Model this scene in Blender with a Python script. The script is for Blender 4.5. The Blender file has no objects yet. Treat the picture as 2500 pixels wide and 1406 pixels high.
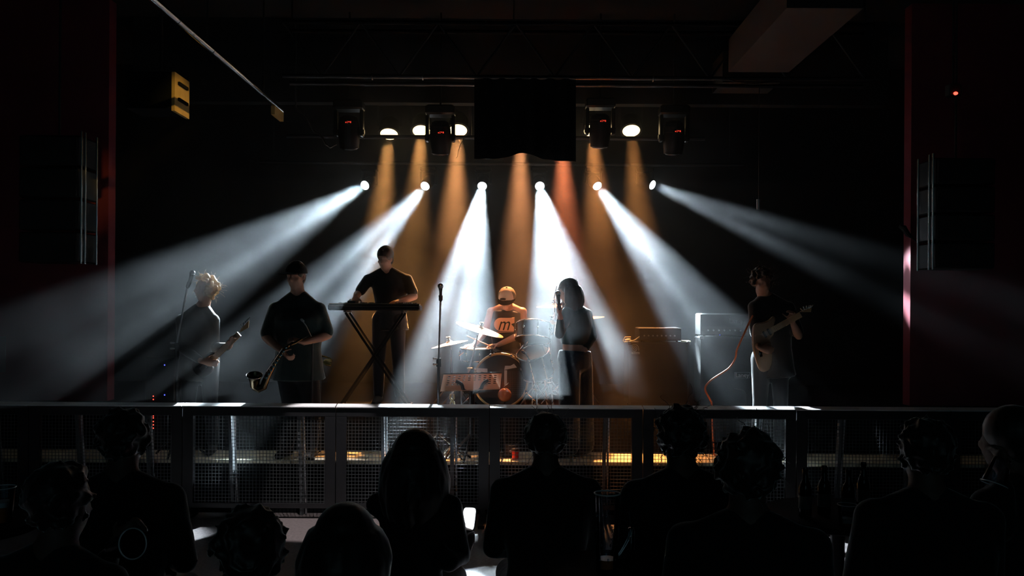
import bpy, bmesh, math, random
from mathutils import Vector, Matrix, Euler
C = bpy.context.scene
COL = C.collection
PI = math.pi
V = Vector
# ------------------------------------------------------------------ camera
F = 2100.0                       # focal length in pixels of the 2500 px wide frame
ROLL = math.radians(0.35)        # the photograph leans a little to the right
CAMZ = 1.95
cam = bpy.data.cameras.new('camera')
cam.sensor_width = 36
cam.lens = 36 * F / 2500
cam.shift_y = 54 / 2500
cam.clip_end = 100
camo = bpy.data.objects.new('camera', cam)
COL.objects.link(camo)
camo.matrix_world = Matrix.Translation((0, 0, CAMZ)) @ Matrix.Rotation(PI / 2, 4, 'X') @ Matrix.Rotation(ROLL, 4, 'Z')
C.camera = camo


def W(px, py, d):
    """the point of the room that is d metres in front of the camera at this pixel"""
    x, y = px - 1250, py - 757
    c, s = math.cos(ROLL), math.sin(ROLL)
    return V(((x * c + y * s) * d / F, d, CAMZ - (-x * s + y * c) * d / F))


# ------------------------------------------------------------------ world, exposure, room lights
vs = C.view_settings
vs.view_transform = 'Standard'
vs.look = 'None'
vs.exposure = 0.0
vs.gamma = 1.0
vs.use_curve_mapping = False
C.cycles.max_bounces = 5
C.cycles.diffuse_bounces = 2
C.cycles.glossy_bounces = 3
C.cycles.transparent_max_bounces = 12
C.cycles.volume_bounces = 0
C.cycles.volume_step_rate = 4
C.cycles.volume_max_steps = 64
wd = bpy.data.worlds.new('night')
C.world = wd
wd.use_nodes = True
wd.node_tree.nodes['Background'].inputs[0].default_value = (0.35, 0.85, 1.0, 1)
wd.node_tree.nodes['Background'].inputs[1].default_value = 0.03


def lamp(name, kind, loc, target, power, color, parent=None, size=0.05, angle=20, blend=0.3):
    l = bpy.data.lights.new(name, kind)
    l.energy = power
    l.color = color
    if kind == 'SPOT':
        l.spot_size = math.radians(angle)
        l.spot_blend = blend
        l.shadow_soft_size = size
    elif kind == 'AREA':
        l.size = size
    else:
        l.shadow_soft_size = size
    o = bpy.data.objects.new(name, l)
    COL.objects.link(o)
    loc = V(loc)
    off = offset(parent) if parent else V((0, 0, 0))
    o.location = loc - off
    o.rotation_euler = (V(target) - loc).to_track_quat('-Z', 'Y').to_euler()
    if parent:
        o.parent = parent
    return o


def offset(o):
    p = V((0, 0, 0))
    while o:
        p = p + o.location
        o = o.parent
    return p


# unseen fill added to lift the blacks; two amber front-of-house spots above the audience
lamp('rear_fill', 'AREA', (0, -5, 3.6), (0, 6, 1.5), 5, (0.55, 0.9, 1.0), size=3)
lamp('front_spot', 'SPOT', (0.3, 1.2, 4.9), W(1205, 850, 9.1), 520, (1.0, 0.38, 0.17), angle=12, blend=0.9)
lamp('front_wash', 'SPOT', (1.2, 1.0, 4.9), W(1560, 850, 8.8), 9, (1.0, 0.45, 0.25), angle=42, blend=1)
lamp('plate_fill', 'SPOT', (-1.0, 6.5, 4.7), W(446, 262, 8.2), 190, (1, .62, .16), size=.02, angle=13, blend=1)  # unseen spot added only to light the hanging plywood plate
lamp('floor_spot', 'SPOT', (-1.5, 6.7, 5.1), (-1.72, 7.85, 0), 900, (1, .93, .93), size=.03, angle=15, blend=.25)

# ------------------------------------------------------------------ helpers
_m = {}


def mat(name, base, rough=0.6, metal=0.0, var=0.25, scale=8.0, bump=0.0, sheen=0.0, spec=0.5, coat=0.0, transl=0.0):
    if name in _m:
        return _m[name]
    m = bpy.data.materials.new(name)
    m.use_nodes = True
    nt = m.node_tree
    b = nt.nodes['Principled BSDF']
    tc = nt.nodes.new('ShaderNodeTexCoord')
    n = nt.nodes.new('ShaderNodeTexNoise')
    n.inputs['Scale'].default_value = scale
    n.inputs['Detail'].default_value = 3
    nt.links.new(tc.outputs['Object'], n.inputs['Vector'])
    mx = nt.nodes.new('ShaderNodeMix')
    mx.data_type = 'RGBA'
    lo = tuple(c * (1 - var) for c in base)
    hi = tuple(min(1, c * (1 + var)) for c in base)
    mx.inputs[6].default_value = (*lo, 1)
    mx.inputs[7].default_value = (*hi, 1)
    nt.links.new(n.outputs['Fac'], mx.inputs[0])
    nt.links.new(mx.outputs[2], b.inputs['Base Color'])
    b.inputs['Roughness'].default_value = rough
    b.inputs['Metallic'].default_value = metal
    b.inputs['Specular IOR Level'].default_value = spec
    b.inputs['Sheen Weight'].default_value = min(1, sheen * 2.5)
    b.inputs['Sheen Roughness'].default_value = 0.35
    b.inputs['Coat Weight'].default_value = coat
    if bump:
        bp = nt.nodes.new('ShaderNodeBump')
        bp.inputs['Strength'].default_value = bump
        bp.inputs['Distance'].default_value = 0.02
        nt.links.new(n.outputs['Fac'], bp.inputs['Height'])
        nt.links.new(bp.outputs[0], b.inputs['Normal'])
    if transl:
        t = nt.nodes.new('ShaderNodeBsdfTranslucent')
        nt.links.new(mx.outputs[2], t.inputs['Color'])
        ms = nt.nodes.new('ShaderNodeMixShader')
        ms.inputs[0].default_value = transl
        nt.links.new(b.outputs[0], ms.inputs[1])
        nt.links.new(t.outputs[0], ms.inputs[2])
        nt.links.new(ms.outputs[0], nt.nodes['Material Output'].inputs['Surface'])
    _m[name] = m
    return m


def glow(name, color, strength):
    if name in _m:
        return _m[name]
    m = bpy.data.materials.new(name)
    m.use_nodes = True
    nt = m.node_tree
    nt.nodes.remove(nt.nodes['Principled BSDF'])
    e = nt.nodes.new('ShaderNodeEmission')
    e.inputs[0].default_value = (*color, 1)
    e.inputs[1].default_value = strength
    nt.links.new(e.outputs[0], nt.nodes['Material Output'].inputs['Surface'])
    _m[name] = m
    return m


def glassy(name, color=(0.9, 0.95, 1), rough=0.08):
    if name in _m:
        return _m[name]
    m = bpy.data.materials.new(name)
    m.use_nodes = True
    nt = m.node_tree
    b = nt.nodes['Principled BSDF']
    b.inputs['Base Color'].default_value = (*color, 1)
    b.inputs['Roughness'].default_value = rough
    t = nt.nodes.new('ShaderNodeBsdfTransparent')
    t.inputs[0].default_value = (*color, 1)
    fr = nt.nodes.new('ShaderNodeFresnel')
    fr.inputs[0].default_value = 1.5
    g = nt.nodes.new('ShaderNodeBsdfGlossy')
    g.inputs['Roughness'].default_value = rough
    ms = nt.nodes.new('ShaderNodeMixShader')
    nt.links.new(fr.outputs[0], ms.inputs[0])
    nt.links.new(t.outputs[0], ms.inputs[1])
    nt.links.new(g.outputs[0], ms.inputs[2])
    nt.links.new(ms.outputs[0], nt.nodes['Material Output'].inputs['Surface'])
    _m[name] = m
    return m


def frame_of(d):
    d = V(d).normalized()
    a = V((0, 0, 1)) if abs(d.z) < 0.9 else V((1, 0, 0))
    u = d.cross(a).normalized()
    return u, d.cross(u).normalized()


class MB:
    """collects shapes in room coordinates; build() links them as one mesh object"""

    def __init__(s):
        s.v = []
        s.f = []

    def add(s, vs_, fs):
        o = len(s.v)
        s.v += [V(v) for v in vs_]
        s.f += [tuple(i + o for i in f) for f in fs]
        return s

    def box(s, a, b):
        x0, y0, z0 = a
        x1, y1, z1 = b
        return s.add([(x0, y0, z0), (x1, y0, z0), (x1, y1, z0), (x0, y1, z0), (x0, y0, z1), (x1, y0, z1), (x1, y1, z1), (x0, y1, z1)],
                     [(0, 3, 2, 1), (4, 5, 6, 7), (0, 1, 5, 4), (1, 2, 6, 5), (2, 3, 7, 6), (3, 0, 4, 7)])

    def bar(s, p, q, w, h, up=None):
        """rectangular bar from p to q"""
        p, q = V(p), V(q)
        d = (q - p).normalized()
        if up is None:
            u, v = frame_of(d)
        else:
            u = d.cross(V(up)).normalized()
            v = u.cross(d).normalized()
        u, v = u * w / 2, v * h / 2
        return s.add([p - u - v, p + u - v, p + u + v, p - u + v, q - u - v, q + u - v, q + u + v, q - u + v],
                     [(0, 3, 2, 1), (4, 5, 6, 7), (0, 1, 5, 4), (1, 2, 6, 5), (2, 3, 7, 6), (3, 0, 4, 7)])

    def rings(s, rs, caps=True):
        """rs: lists of equally many points"""
        n = len(rs[0])
        vs_ = [p for r in rs for p in r]
        fs = []
        for k in range(len(rs) - 1):
            for i in range(n):
                j = (i + 1) % n
                fs.append((k * n + i, k * n + j, (k + 1) * n + j, (k + 1) * n + i))
        if caps:
            fs.append(tuple(range(n - 1, -1, -1)))
            b = (len(rs) - 1) * n
            fs.append(tuple(b + i for i in range(n)))
        return s.add(vs_, fs)

    def lathe(s, p, d, prof, n=20, caps=True, arc=None):
        """prof: (distance along d, radius) from the point p"""
        u, v = frame_of(d)
        d = V(d).normalized()
        p = V(p)
        rs = []
        for t, r in prof:
            rs.append([p + d * t + (u * math.cos(2 * PI * i / n) + v * math.sin(2 * PI * i / n)) * r for i in range(n)])
        return s.rings(rs, caps)

    def cyl(s, p, q, r, r2=None, n=12):
        p, q = V(p), V(q)
        return s.lathe(p, q - p, [(0, r), ((q - p).length, r if r2 is None else r2)], n)

    def cap(s, p, q, r, r2=None, n=10):
        """a round-ended tapered rod"""
        p, q = V(p), V(q)
        r2 = r if r2 is None else r2
        L = (q - p).length
        pr = [(-r * math.cos(a), max(r * math.sin(a), r * .02)) for a in (0.0, .5, 1.05)] + [(0, r), (L, r2)] + \
             [(L + r2 * math.sin(a), max(r2 * math.cos(a), r2 * .02)) for a in (.5, 1.05, PI / 2)]
        return s.lathe(p, (q - p) if L > 1e-6 else V((0, 0, 1)), pr, n)

    def tube(s, pts, r, n=8, closed=False):
        pts = [V(p) for p in pts]
        rs = []
        m = len(pts)
        pu = None
        for i, p in enumerate(pts):
            a = pts[(i - 1) % m] if (closed or i > 0) else p
            b = pts[(i + 1) % m] if (closed or i < m - 1) else p
            d = (b - a).normalized()
            if pu is None:
                u, v = frame_of(d)
            else:
                u = (pu - d * pu.dot(d)).normalized()
                v = d.cross(u)
            pu = u
            rr = r[i] if isinstance(r, (list, tuple)) else r
            rs.append([p + (u * math.cos(2 * PI * k / n) + v * math.sin(2 * PI * k / n)) * rr for k in range(n)])
        if closed:
            rs.append(rs[0])
        return s.rings(rs, not closed)

    def ell(s, c, r, M=None, n=14, k=9):
        c = V(c)
        rx, ry, rz = (r, r, r) if isinstance(r, (int, float)) else r
        rs = []
        for i in range(k + 1):
            a = -PI / 2 + PI * i / k
            ca, sa = max(math.cos(a), .02), math.sin(a)
            ring = []
            for j in range(n):
                b = 2 * PI * j / n
                p = V((rx * ca * math.cos(b), ry * ca * math.sin(b), rz * sa))
                ring.append(c + (M @ p if M else p))
            rs.append(ring)
        return s.rings(rs)

    def torus(s, c, d, R, r, n=28, k=8):
        u, v = frame_of(d)
        return s.tube([V(c) + (u * math.cos(2 * PI * i / n) + v * math.sin(2 * PI * i / n)) * R for i in range(n)], r, k, True)

    def prism(s, pts, d):
        """outline pts swept along the vector d"""
        d = V(d)
        a = [V(p) for p in pts]
        return s.rings([a, [p + d for p in a]])

    def bevbox(s, a, b, r=0.01):
        """a box whose upright and lying edges are chamfered"""
        x0, y0, z0 = a
        x1, y1, z1 = b
        rs = []
        for z, i in ((z0, r), (z0 + r, 0), (z1 - r, 0), (z1, r)):
            X0, X1, Y0, Y1 = x0 + i, x1 - i, y0 + i, y1 - i
            rs.append([V(p) for p in ((X0 + r, Y0, z), (X1 - r, Y0, z), (X1, Y0 + r, z), (X1, Y1 - r, z), (X1 - r, Y1, z), (X0 + r, Y1, z), (X0, Y1 - r, z), (X0, Y0 + r, z))])
        return s.rings(rs)

    def mesh(s, name, off):
        me = bpy.data.meshes.new(name)
        me.from_pydata([tuple(v - off) for v in s.v], [], s.f)
        bm = bmesh.new()
        bm.from_mesh(me)
        bmesh.ops.recalc_face_normals(bm, faces=bm.faces)
        bm.to_mesh(me)
        bm.free()
        return me

    def build(s, name, m, parent=None, smooth=True, remesh=0, soft=4, label=None, kind=None, strands=None, piv=None):
        off = offset(parent) if parent else (V(piv) if piv else V((0, 0, 0)))
        me = s.mesh(name, off)
        if remesh:
            t = bpy.data.objects.new('t', me)
            COL.objects.link(t)
            rm = t.modifiers.new('r', 'REMESH')
            rm.mode = 'VOXEL'
            rm.voxel_size = remesh
            if soft:
                sm = t.modifiers.new('s', 'SMOOTH')
                sm.factor = 0.5
                sm.iterations = soft
            dg = bpy.context.evaluated_depsgraph_get()
            me2 = bpy.data.meshes.new_from_object(t.evaluated_get(dg))
            bpy.data.objects.remove(t)
            bpy.data.meshes.remove(me)
            me = me2
            me.name = name
        if strands:
            bm = bmesh.new()
            bm.from_mesh(me)
            tmp = strands.mesh('t', off)
            bm.from_mesh(tmp)
            bm.to_mesh(me)
            bm.free()
            bpy.data.meshes.remove(tmp)
        me.materials.clear()
        me.materials.append(m)
        if smooth:
            me.shade_smooth()
            if not remesh:
                me.set_sharp_from_angle(angle=math.radians(35))
        o = bpy.data.objects.new(name, me)
        COL.objects.link(o)
        if parent:
            o.parent = parent
        elif piv:
            o.location = V(piv)
        if label:
            o['label'] = label
        if kind:
            o['kind'] = kind
        return o


def tag(o, label, cat, group=None, kind=None):
    o['label'] = label
    o['category'] = cat
    if group:
        o['group'] = group
    if kind:
        o['kind'] = kind
    return o


def thing(name, label, cat, loc, group=None):
    o = bpy.data.objects.new(name, None)
    COL.objects.link(o)
    o.location = V(loc)
    o.empty_display_size = .1
    return tag(o, label, cat, group)


def dup(root, loc, label=None, rotz=None):
    def cp(o, par):
        c = o.copy()
        COL.objects.link(c)
        if par:
            c.parent = par
        for ch in list(o.children):
            cp(ch, c)
        return c
    r = cp(root, None)
    r.location = V(loc)
    if rotz is not None:
        r.rotation_euler.z = rotz
    if label:
        r['label'] = label
    return r


def text(name, body, loc, size, m, parent, depth=0.002, shear=0.0, rot=(PI / 2, 0, 0), sx=1.0):
    cu = bpy.data.curves.new(name, 'FONT')
    cu.body = body
    cu.size = size
    cu.extrude = depth
    cu.shear = shear
    cu.align_x = 'CENTER'
    cu.align_y = 'CENTER'
    t = bpy.data.objects.new('t', cu)
    COL.objects.link(t)
    dg = bpy.context.evaluated_depsgraph_get()
    me = bpy.data.meshes.new_from_object(t.evaluated_get(dg))
    bpy.data.objects.remove(t)
    me.transform(Matrix.Translation(V(loc) - offset(parent)) @ Euler(rot).to_matrix().to_4x4() @ Matrix.Diagonal((sx, 1, 1, 1)))
    me.materials.clear()
    me.materials.append(m)
    me.name = name
    o = bpy.data.objects.new(name, me)
    COL.objects.link(o)
    o.parent = parent
    return o


def smooth_path(pts, k=5):
    pts = [V(p) for p in pts]
    out = []
    for i in range(len(pts) - 1):
        p0, p1_, p2_, p3_ = pts[max(i - 1, 0)], pts[i], pts[i + 1], pts[min(i + 2, len(pts) - 1)]
        for j in range(k):
            f = j / k
            out.append(.5 * ((2 * p1_) + (p2_ - p0) * f + (2 * p0 - 5 * p1_ + 4 * p2_ - p3_) * f * f + (3 * p1_ - p0 - 3 * p2_ + p3_) * f ** 3))
    return out + [pts[-1]]


def struct(name, mb, m, parent=None):
    o = mb.build(name, m, parent, smooth=False)
    o['kind'] = 'structure'
    return o


# ------------------------------------------------------------------ materials
BLACK = mat('black_paint', (0.016, 0.017, 0.019), 0.5)
BLACKM = mat('black_metal', (0.02, 0.02, 0.022), 0.32, 0.0, spec=0.6)
LAMPB = mat('lamp_black', (0.006, 0.006, 0.007), 0.35, spec=0.4)
MATTE = mat('matte_black', (0.007, 0.008, 0.009), 0.9, spec=0.1)
TOLEX = mat('black_tolex', (0.018, 0.019, 0.02), 0.65, bump=0.2, scale=220)
GRILLE = mat('grille_cloth', (0.014, 0.015, 0.016), 0.8, bump=0.3, scale=300)
CHROME = mat('chrome', (0.75, 0.75, 0.76), 0.18, 1.0, var=0.05)
STEEL = mat('brushed_steel', (0.45, 0.46, 0.48), 0.3, 1.0, var=0.1)
BRASS = mat('brass', (0.75, 0.5, 0.2), 0.25, 1.0, var=0.15)
CYMBAL = mat('cymbal_bronze', (0.85, 0.55, 0.33), 0.35, 0.85, var=0.15, scale=30)
RUBBER = mat('rubber', (0.02, 0.02, 0.02), 0.8)
MAROON = mat('maroon_paint', (0.20, 0.030, 0.045), 0.6, var=0.15, scale=3)
DARKWALL = mat('dark_wall', (0.010, 0.011, 0.013), 0.85, var=0.3, scale=2)
CEIL = mat('ceiling_paint', (0.010, 0.012, 0.013), 0.9, var=0.3, scale=2)
SOFFIT = mat('soffit_board', (0.045, 0.038, 0.034), 0.8, var=0.15, scale=2)
FLOORM = mat('club_floor', (0.15, 0.125, 0.125), 0.6, var=0.5, scale=40, bump=0.2)
DECK = mat('deck_ply', (0.84, 0.76, 0.58), 0.55, var=0.12, scale=5)
CARPET = mat('black_carpet', (0.012, 0.012, 0.013), 0.95, bump=0.4, scale=180, spec=0.1)
PLY = mat('plywood', (0.55, 0.38, 0.13), 0.6, var=0.35, scale=7)
SKIN = mat('skin', (0.50, 0.27, 0.19), 0.5, var=0.08)
SKIN2 = mat('tan_skin', (0.36, 0.19, 0.13), 0.5, var=0.08)
HAIRD = mat('dark_hair', (0.018, 0.013, 0.010), 0.45, var=0.4, scale=60, sheen=0.3)
HAIRB = mat('brown_hair', (0.05, 0.03, 0.02), 0.45, var=0.4, scale=60, sheen=0.4)
HAIRL = mat('blond_hair', (0.55, 0.42, 0.28), 0.5, var=0.3, scale=40, transl=0.5)
TEE = mat('black_cotton', (0.014, 0.014, 0.016), 0.8, sheen=0.35, bump=0.15, scale=25, spec=0.2)
TEEG = mat('dark_green_shirt', (0.016, 0.028, 0.026), 0.75, sheen=0.4, bump=0.15, scale=20, spec=0.2)
JACKET = mat('grey_jacket', (0.09, 0.085, 0.08), 0.7, sheen=0.3, bump=0.2, scale=14)
DENIM = mat('dark_denim', (0.018, 0.030, 0.048), 0.85, sheen=0.4, bump=0.2, scale=90, spec=0.2)
JEANB = mat('black_jeans', (0.012, 0.012, 0.015), 0.85, sheen=0.2, spec=0.2)
NIGHT = mat('dark_crowd_cloth', (0.014, 0.016, 0.017), 0.9, sheen=0.15, spec=0.15, bump=0.2, scale=14)
CROWDSKIN = mat('crowd_skin', (0.10, 0.06, 0.045), 0.6, var=0.1)
WHITE = mat('white_print', (0.75, 0.75, 0.75), 0.6, var=0.05)
GREYP = mat('grey_print', (0.32, 0.33, 0.34), 0.6, var=0.1)
ORANGEP = mat('orange_print', (0.90, 0.42, 0.22), 0.6, var=0.06)
BEIGE = mat('beige_cap', (0.72, 0.52, 0.38), 0.7, var=0.08, scale=20)
CABLE = mat('black_cable', (0.015, 0.015, 0.015), 0.5)
OCABLE = mat('orange_cable', (0.75, 0.20, 0.08), 0.5, var=0.1)
GLASS = glassy('clear_plastic')
BOTTLE = glassy('brown_glass', (0.10, 0.05, 0.02), 0.1)
LENS = glow('beam_lens', (0.85, 0.95, 1.0), 9)
PARLENS = glow('par_lens', (1.0, 0.72, 0.36), 3.5)
REDLED = glow('red_led', (1.0, 0.05, 0.03), 5)
BLUELED = glow('blue_led', (0.12, 0.16, 1.0), 1.2)
SCREEN = glow('phone_screen', (0.92, 0.95, 1.0), 2.2)

# ------------------------------------------------------------------ the room
SZ, RZ = 0.504, 0.91             # stage deck and riser heights
struct('floor', MB().box((-7, -8, -.1), (7, 12.4, 0)), FLOORM)
struct('ceiling', MB().box((-7, -8, 5.4), (7, 12.4, 5.5)), CEIL)
struct('wall_back', MB().box((-7, 12.2, 0), (7, 12.4, 5.4)), DARKWALL)
struct('wall_left', MB().box((-7.2, -8, 0), (-7, 12.4, 5.5)), DARKWALL)
struct('wall_right', MB().box((7, -8, 0), (7.2, 12.4, 5.5)), DARKWALL)
xl, xr = W(263, 757, 9.6).x, W(2222, 757, 9.6).x
struct('wall_stage_left', MB().box((-7, 9.6, 0), (xl, 9.77, 5.4)), MAROON)
struct('wall_stage_right', MB().box((xr, 9.6, 0), (7, 9.77, 5.4)), MAROON)
zt = W(1250, 252, 10.2).z
struct('wall_stage_top', MB().box((xl + .0, 10.2, zt), (xr, 10.35, 5.4)), DARKWALL)
st = thing('stage', 'stage of pale boards with a black riser behind the mesh barrier', 'stage', (0, 10, 0))
st['kind'] = 'structure'
MB().box((-7, 8.22, 0), (7, 12.2, SZ - .03)).build('platform', MATTE, st, False)
for i in range(20):              # deck boards, each with its own joint
    x0 = -7 + i * .7
    MB().bevbox((x0 + .003, 8.2, SZ - .03), (x0 + .697, 8.775, SZ + (.001 if i % 3 else 0)), .004).build('deck_board', DECK, st, False)
MB().box((-7, 8.775, SZ - .03), (7, 8.93, SZ + .004)).build('carpet', CARPET, st, False)
MB().box((-7, 8.93, SZ - .03), (7, 12.2, RZ - .02)).build('riser', MATTE, st, False)
MB().box((-7, 8.925, RZ - .02), (7, 12.2, RZ)).build('carpet', CARPET, st, False)

# ------------------------------------------------------------------ haze
hz = MB().prism([(-6.9, y, z) for y, z in ((8.06, .02), (12.15, .02), (12.15, 4.6), (8.45, 4.6), (8.45, 3.2), (8.06, 3.2))], (13.8, 0, 0)).build('haze', mat('haze_volume', (1, 1, 1)), None, False)
tag(hz, 'thin stage haze that shows the light beams', 'haze', None, 'stuff')
nt = hz.data.materials[0].node_tree
for n in list(nt.nodes):
    if n.type != 'OUTPUT_MATERIAL':
        nt.nodes.remove(n)
sc = nt.nodes.new('ShaderNodeVolumeScatter')
sc.inputs['Color'].default_value = (0.93, 0.97, 1, 1)
sc.inputs['Anisotropy'].default_value = 0.35
tc = nt.nodes.new('ShaderNodeTexCoord')
nz = nt.nodes.new('ShaderNodeTexNoise')
nz.inputs['Scale'].default_value = 0.9
nz.inputs['Detail'].default_value = 3
nz.inputs['Distortion'].default_value = 0.6
nt.links.new(tc.outputs['Object'], nz.inputs['Vector'])
mr = nt.nodes.new('ShaderNodeMapRange')
mr.inputs[1].default_value = 0.40
mr.inputs[2].default_value = 0.62
mr.inputs[3].default_value = 0.016
mr.inputs[4].default_value = 0.088
nt.links.new(nz.outputs['Fac'], mr.inputs[0])
sx = nt.nodes.new('ShaderNodeSeparateXYZ')
nt.links.new(tc.outputs['Object'], sx.inputs[0])
fx = nt.nodes.new('ShaderNodeMapRange')      # the smoke thins out on the right of the stage
fx.interpolation_type = 'SMOOTHSTEP'
fx.inputs[1].default_value = 0.9
fx.inputs[2].default_value = 3.7
fx.inputs[3].default_value = 1.0
fx.inputs[4].default_value = 0.08
nt.links.new(sx.outputs[0], fx.inputs[0])
fl = nt.nodes.new('ShaderNodeMapRange')
fl.inputs[1].default_value = -4.6
fl.inputs[2].default_value = -2.2
fl.inputs[3].default_value = 0.35
fl.inputs[4].default_value = 1.0
nt.links.new(sx.outputs[0], fl.inputs[0])
ml = nt.nodes.new('ShaderNodeMath')
ml.operation = 'MULTIPLY'
nt.links.new(fx.outputs[0], ml.inputs[0])
nt.links.new(fl.outputs[0], ml.inputs[1])
mu = nt.nodes.new('ShaderNodeMath')
mu.operation = 'MULTIPLY'
nt.links.new(mr.outputs[0], mu.inputs[0])
nt.links.new(ml.outputs[0], mu.inputs[1])
fz = nt.nodes.new('ShaderNodeMapRange')      # and hangs thickest under the lights
fz.inputs[1].default_value = 0.8
fz.inputs[2].default_value = 2.9
fz.inputs[3].default_value = 0.27
fz.inputs[4].default_value = 1.25
nt.links.new(sx.outputs[2], fz.inputs[0])
mv = nt.nodes.new('ShaderNodeMath')
mv.operation = 'MULTIPLY'
nt.links.new(mu.outputs[0], mv.inputs[0])
nt.links.new(fz.outputs[0], mv.inputs[1])
nt.links.new(mv.outputs[0], sc.inputs['Density'])
nt.links.new(sc.outputs[0], nt.nodes['Material Output'].inputs['Volume'])

h2 = MB().box((-6.9, 6.6, 1.15), (-2.5, 8.0599, 3.2)).build('haze', hz.data.materials[0], None, False)
tag(h2, 'drift of haze before the maroon wall where the outermost beam ends', 'haze', None, 'stuff')
h3 = MB().box((-.35, 7.2, 1.2), (2.6, 8.0599, 3.1)).build('haze', hz.data.materials[0], None, False)
tag(h3, 'drift of haze before the long-haired singer', 'haze', None, 'stuff')

# ------------------------------------------------------------------ stage lights
COOL = (0.74, 0.90, 1.0)


def gobo(lo, seed, scale):
    """the light's gobo wheel: a few soft openings"""
    l = lo.data
    l.use_nodes = True
    nt = l.node_tree
    em = [n for n in nt.nodes if n.type == 'EMISSION'][0]
    tc = nt.nodes.new('ShaderNodeTexCoord')
    mp = nt.nodes.new('ShaderNodeMapping')
    mp.inputs['Location'].default_value = (seed * 3.17, seed * 1.73, seed)
    mp.inputs['Scale'].default_value = (scale, scale, 0)
    nt.links.new(tc.outputs['Normal'], mp.inputs[0])
    n = nt.nodes.new('ShaderNodeTexNoise')
    n.inputs['Scale'].default_value = 1
    n.inputs['Detail'].default_value = 0
    nt.links.new(mp.outputs[0], n.inputs['Vector'])
    mr = nt.nodes.new('ShaderNodeMapRange')
    mr.inputs[1].default_value = .45
    mr.inputs[2].default_value = .55
    mr.inputs[3].default_value = .09
    mr.inputs[4].default_value = 1.75
    nt.links.new(n.outputs[0], mr.inputs[0])
    nt.links.new(mr.outputs[0], em.inputs['Strength'])


def moving_head(name, label, c, aim, s, lens_m, group, display=None, hang=.32):
    """c: centre of the head, aim: direction of the light, s: length of the head"""
    c, aim = V(c), V(aim).normalized()
    t = thing(name, label, 'stage light', c + V((0, 0, hang)), group)
    w = s * .72
    MB().bevbox((c.x - w * .62, c.y - w * .4, c.z + hang - s * .3), (c.x + w * .62, c.y + w * .4, c.z + hang), .02).build('base', LAMPB, t)
    for k in (-1, 1):
        x = c.x + k * w * .55
        MB().bevbox((x - .012 - s * .02, c.y - s * .14, c.z - s * .14), (x + .012 + s * .02, c.y + s * .14, c.z + hang - s * .29), .008).build('yoke_arm', LAMPB, t)
        MB().cyl((c.x + k * w * .40, c.y, c.z), (c.x + k * w * .66, c.y, c.z), s * .08).build('tilt_knob', LAMPB, t)
    h = MB().lathe(c - aim * s * .5, aim, [(0, w * .22), (s * .06, w * .36), (s * .25, w * .44), (s * .55, w * .46), (s * .8, w * .43), (s * .93, w * .40), (s * .99, w * .40), (s, w * .36)], 28).build('head', LAMPB, t)
    for q in (.18, .26, .34):
        MB().torus(c + aim * s * (q - .5), aim, w * (.38 + q * .16), .006).build('cooling_fin', LAMPB, h)
    MB().lathe(c + aim * s * .5, aim, [(0, w * .34), (.012, w * .31), (.02, w * .1)], 24).build('lens', lens_m, t)
    if display:
        dz = display
        p = V((c.x + .02, c.y - w * .53, dz))
        dp = MB().bevbox((p.x - .05, p.y - .004, p.z - .022), (p.x + .05, p.y + .04, p.z + .022), .003).build('display', MATTE, t)
        d = MB()
        for k, bits in enumerate(((1, 1, 0), (1, 0, 1), (0, 1, 1), (1, 1, 1))):
            for j, b in enumerate(bits):
                if b:
                    d.box((p.x - .034 + k * .018, p.y - .007, p.z - .010 + j * .007), (p.x - .022 + k * .018, p.y - .004, p.z - .007 + j * .007))
        d.build('digits', glow('red_digits', (1.0, .06, .03), 1.6), dp)
    return t


# rear bar with the six white beam lights
barz = W(1250, 400, 11.5).z
pb = thing('lighting_bar', 'black pipe carrying the six white beam lights high at the back', 'lighting bar', (0, 11.5, barz))
MB().cyl((-3.4, 11.5, barz), (3.1, 11.5, barz), .025).build('pipe', BLACK, pb)
for x in (-3.2, 2.9):
    MB().cyl((x, 11.5, barz), (x, 11.5, 5.4), .008).build('hanger', BLACK, pb)
HEADS = [((890, 453), (190, 872, 7.3), 5000, 14.8, 0, 'outermost white beam light on the side of the curly blond singer'),
         ((1037, 455), (505, 1060, 7.6), 7500, 16, 3, 'white beam light whose ray crosses the keyboard player'),
         ((1177, 455), (1066, 1112, 7.75), 19000, 15.6, 7, 'white beam light pouring down on the music stand'),
         ((1318, 455), (1458, 1112, 6.6), 23000, 13, 5, 'white beam light pouring down on the long-haired singer'),
         ((1459, 455), (1905, 1060, 8.4), 8500, 18, 13, 'white beam light whose ray falls on the Laney amplifier'),
         ((1594, 452), (2196, 690, 9.5), 3400, 14.5, 9, 'outermost white beam light, ray fading towards the maroon pillar')]
for (px, tp, pw, an, sd, lb) in HEADS:
    c = W(*px, 11.5)
    tgt = W(*tp)
    aim = (tgt - c).normalized()
    cc = c - aim * .135
    t = moving_head('beam_light', lb, cc, aim, .25, LENS, None, None, barz - cc.z - .02)
    lo = lamp('beam', 'SPOT', c + aim * .03, tgt, pw, COOL, t, .06, an, .25)
    gobo(lo, sd, 14)

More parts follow.
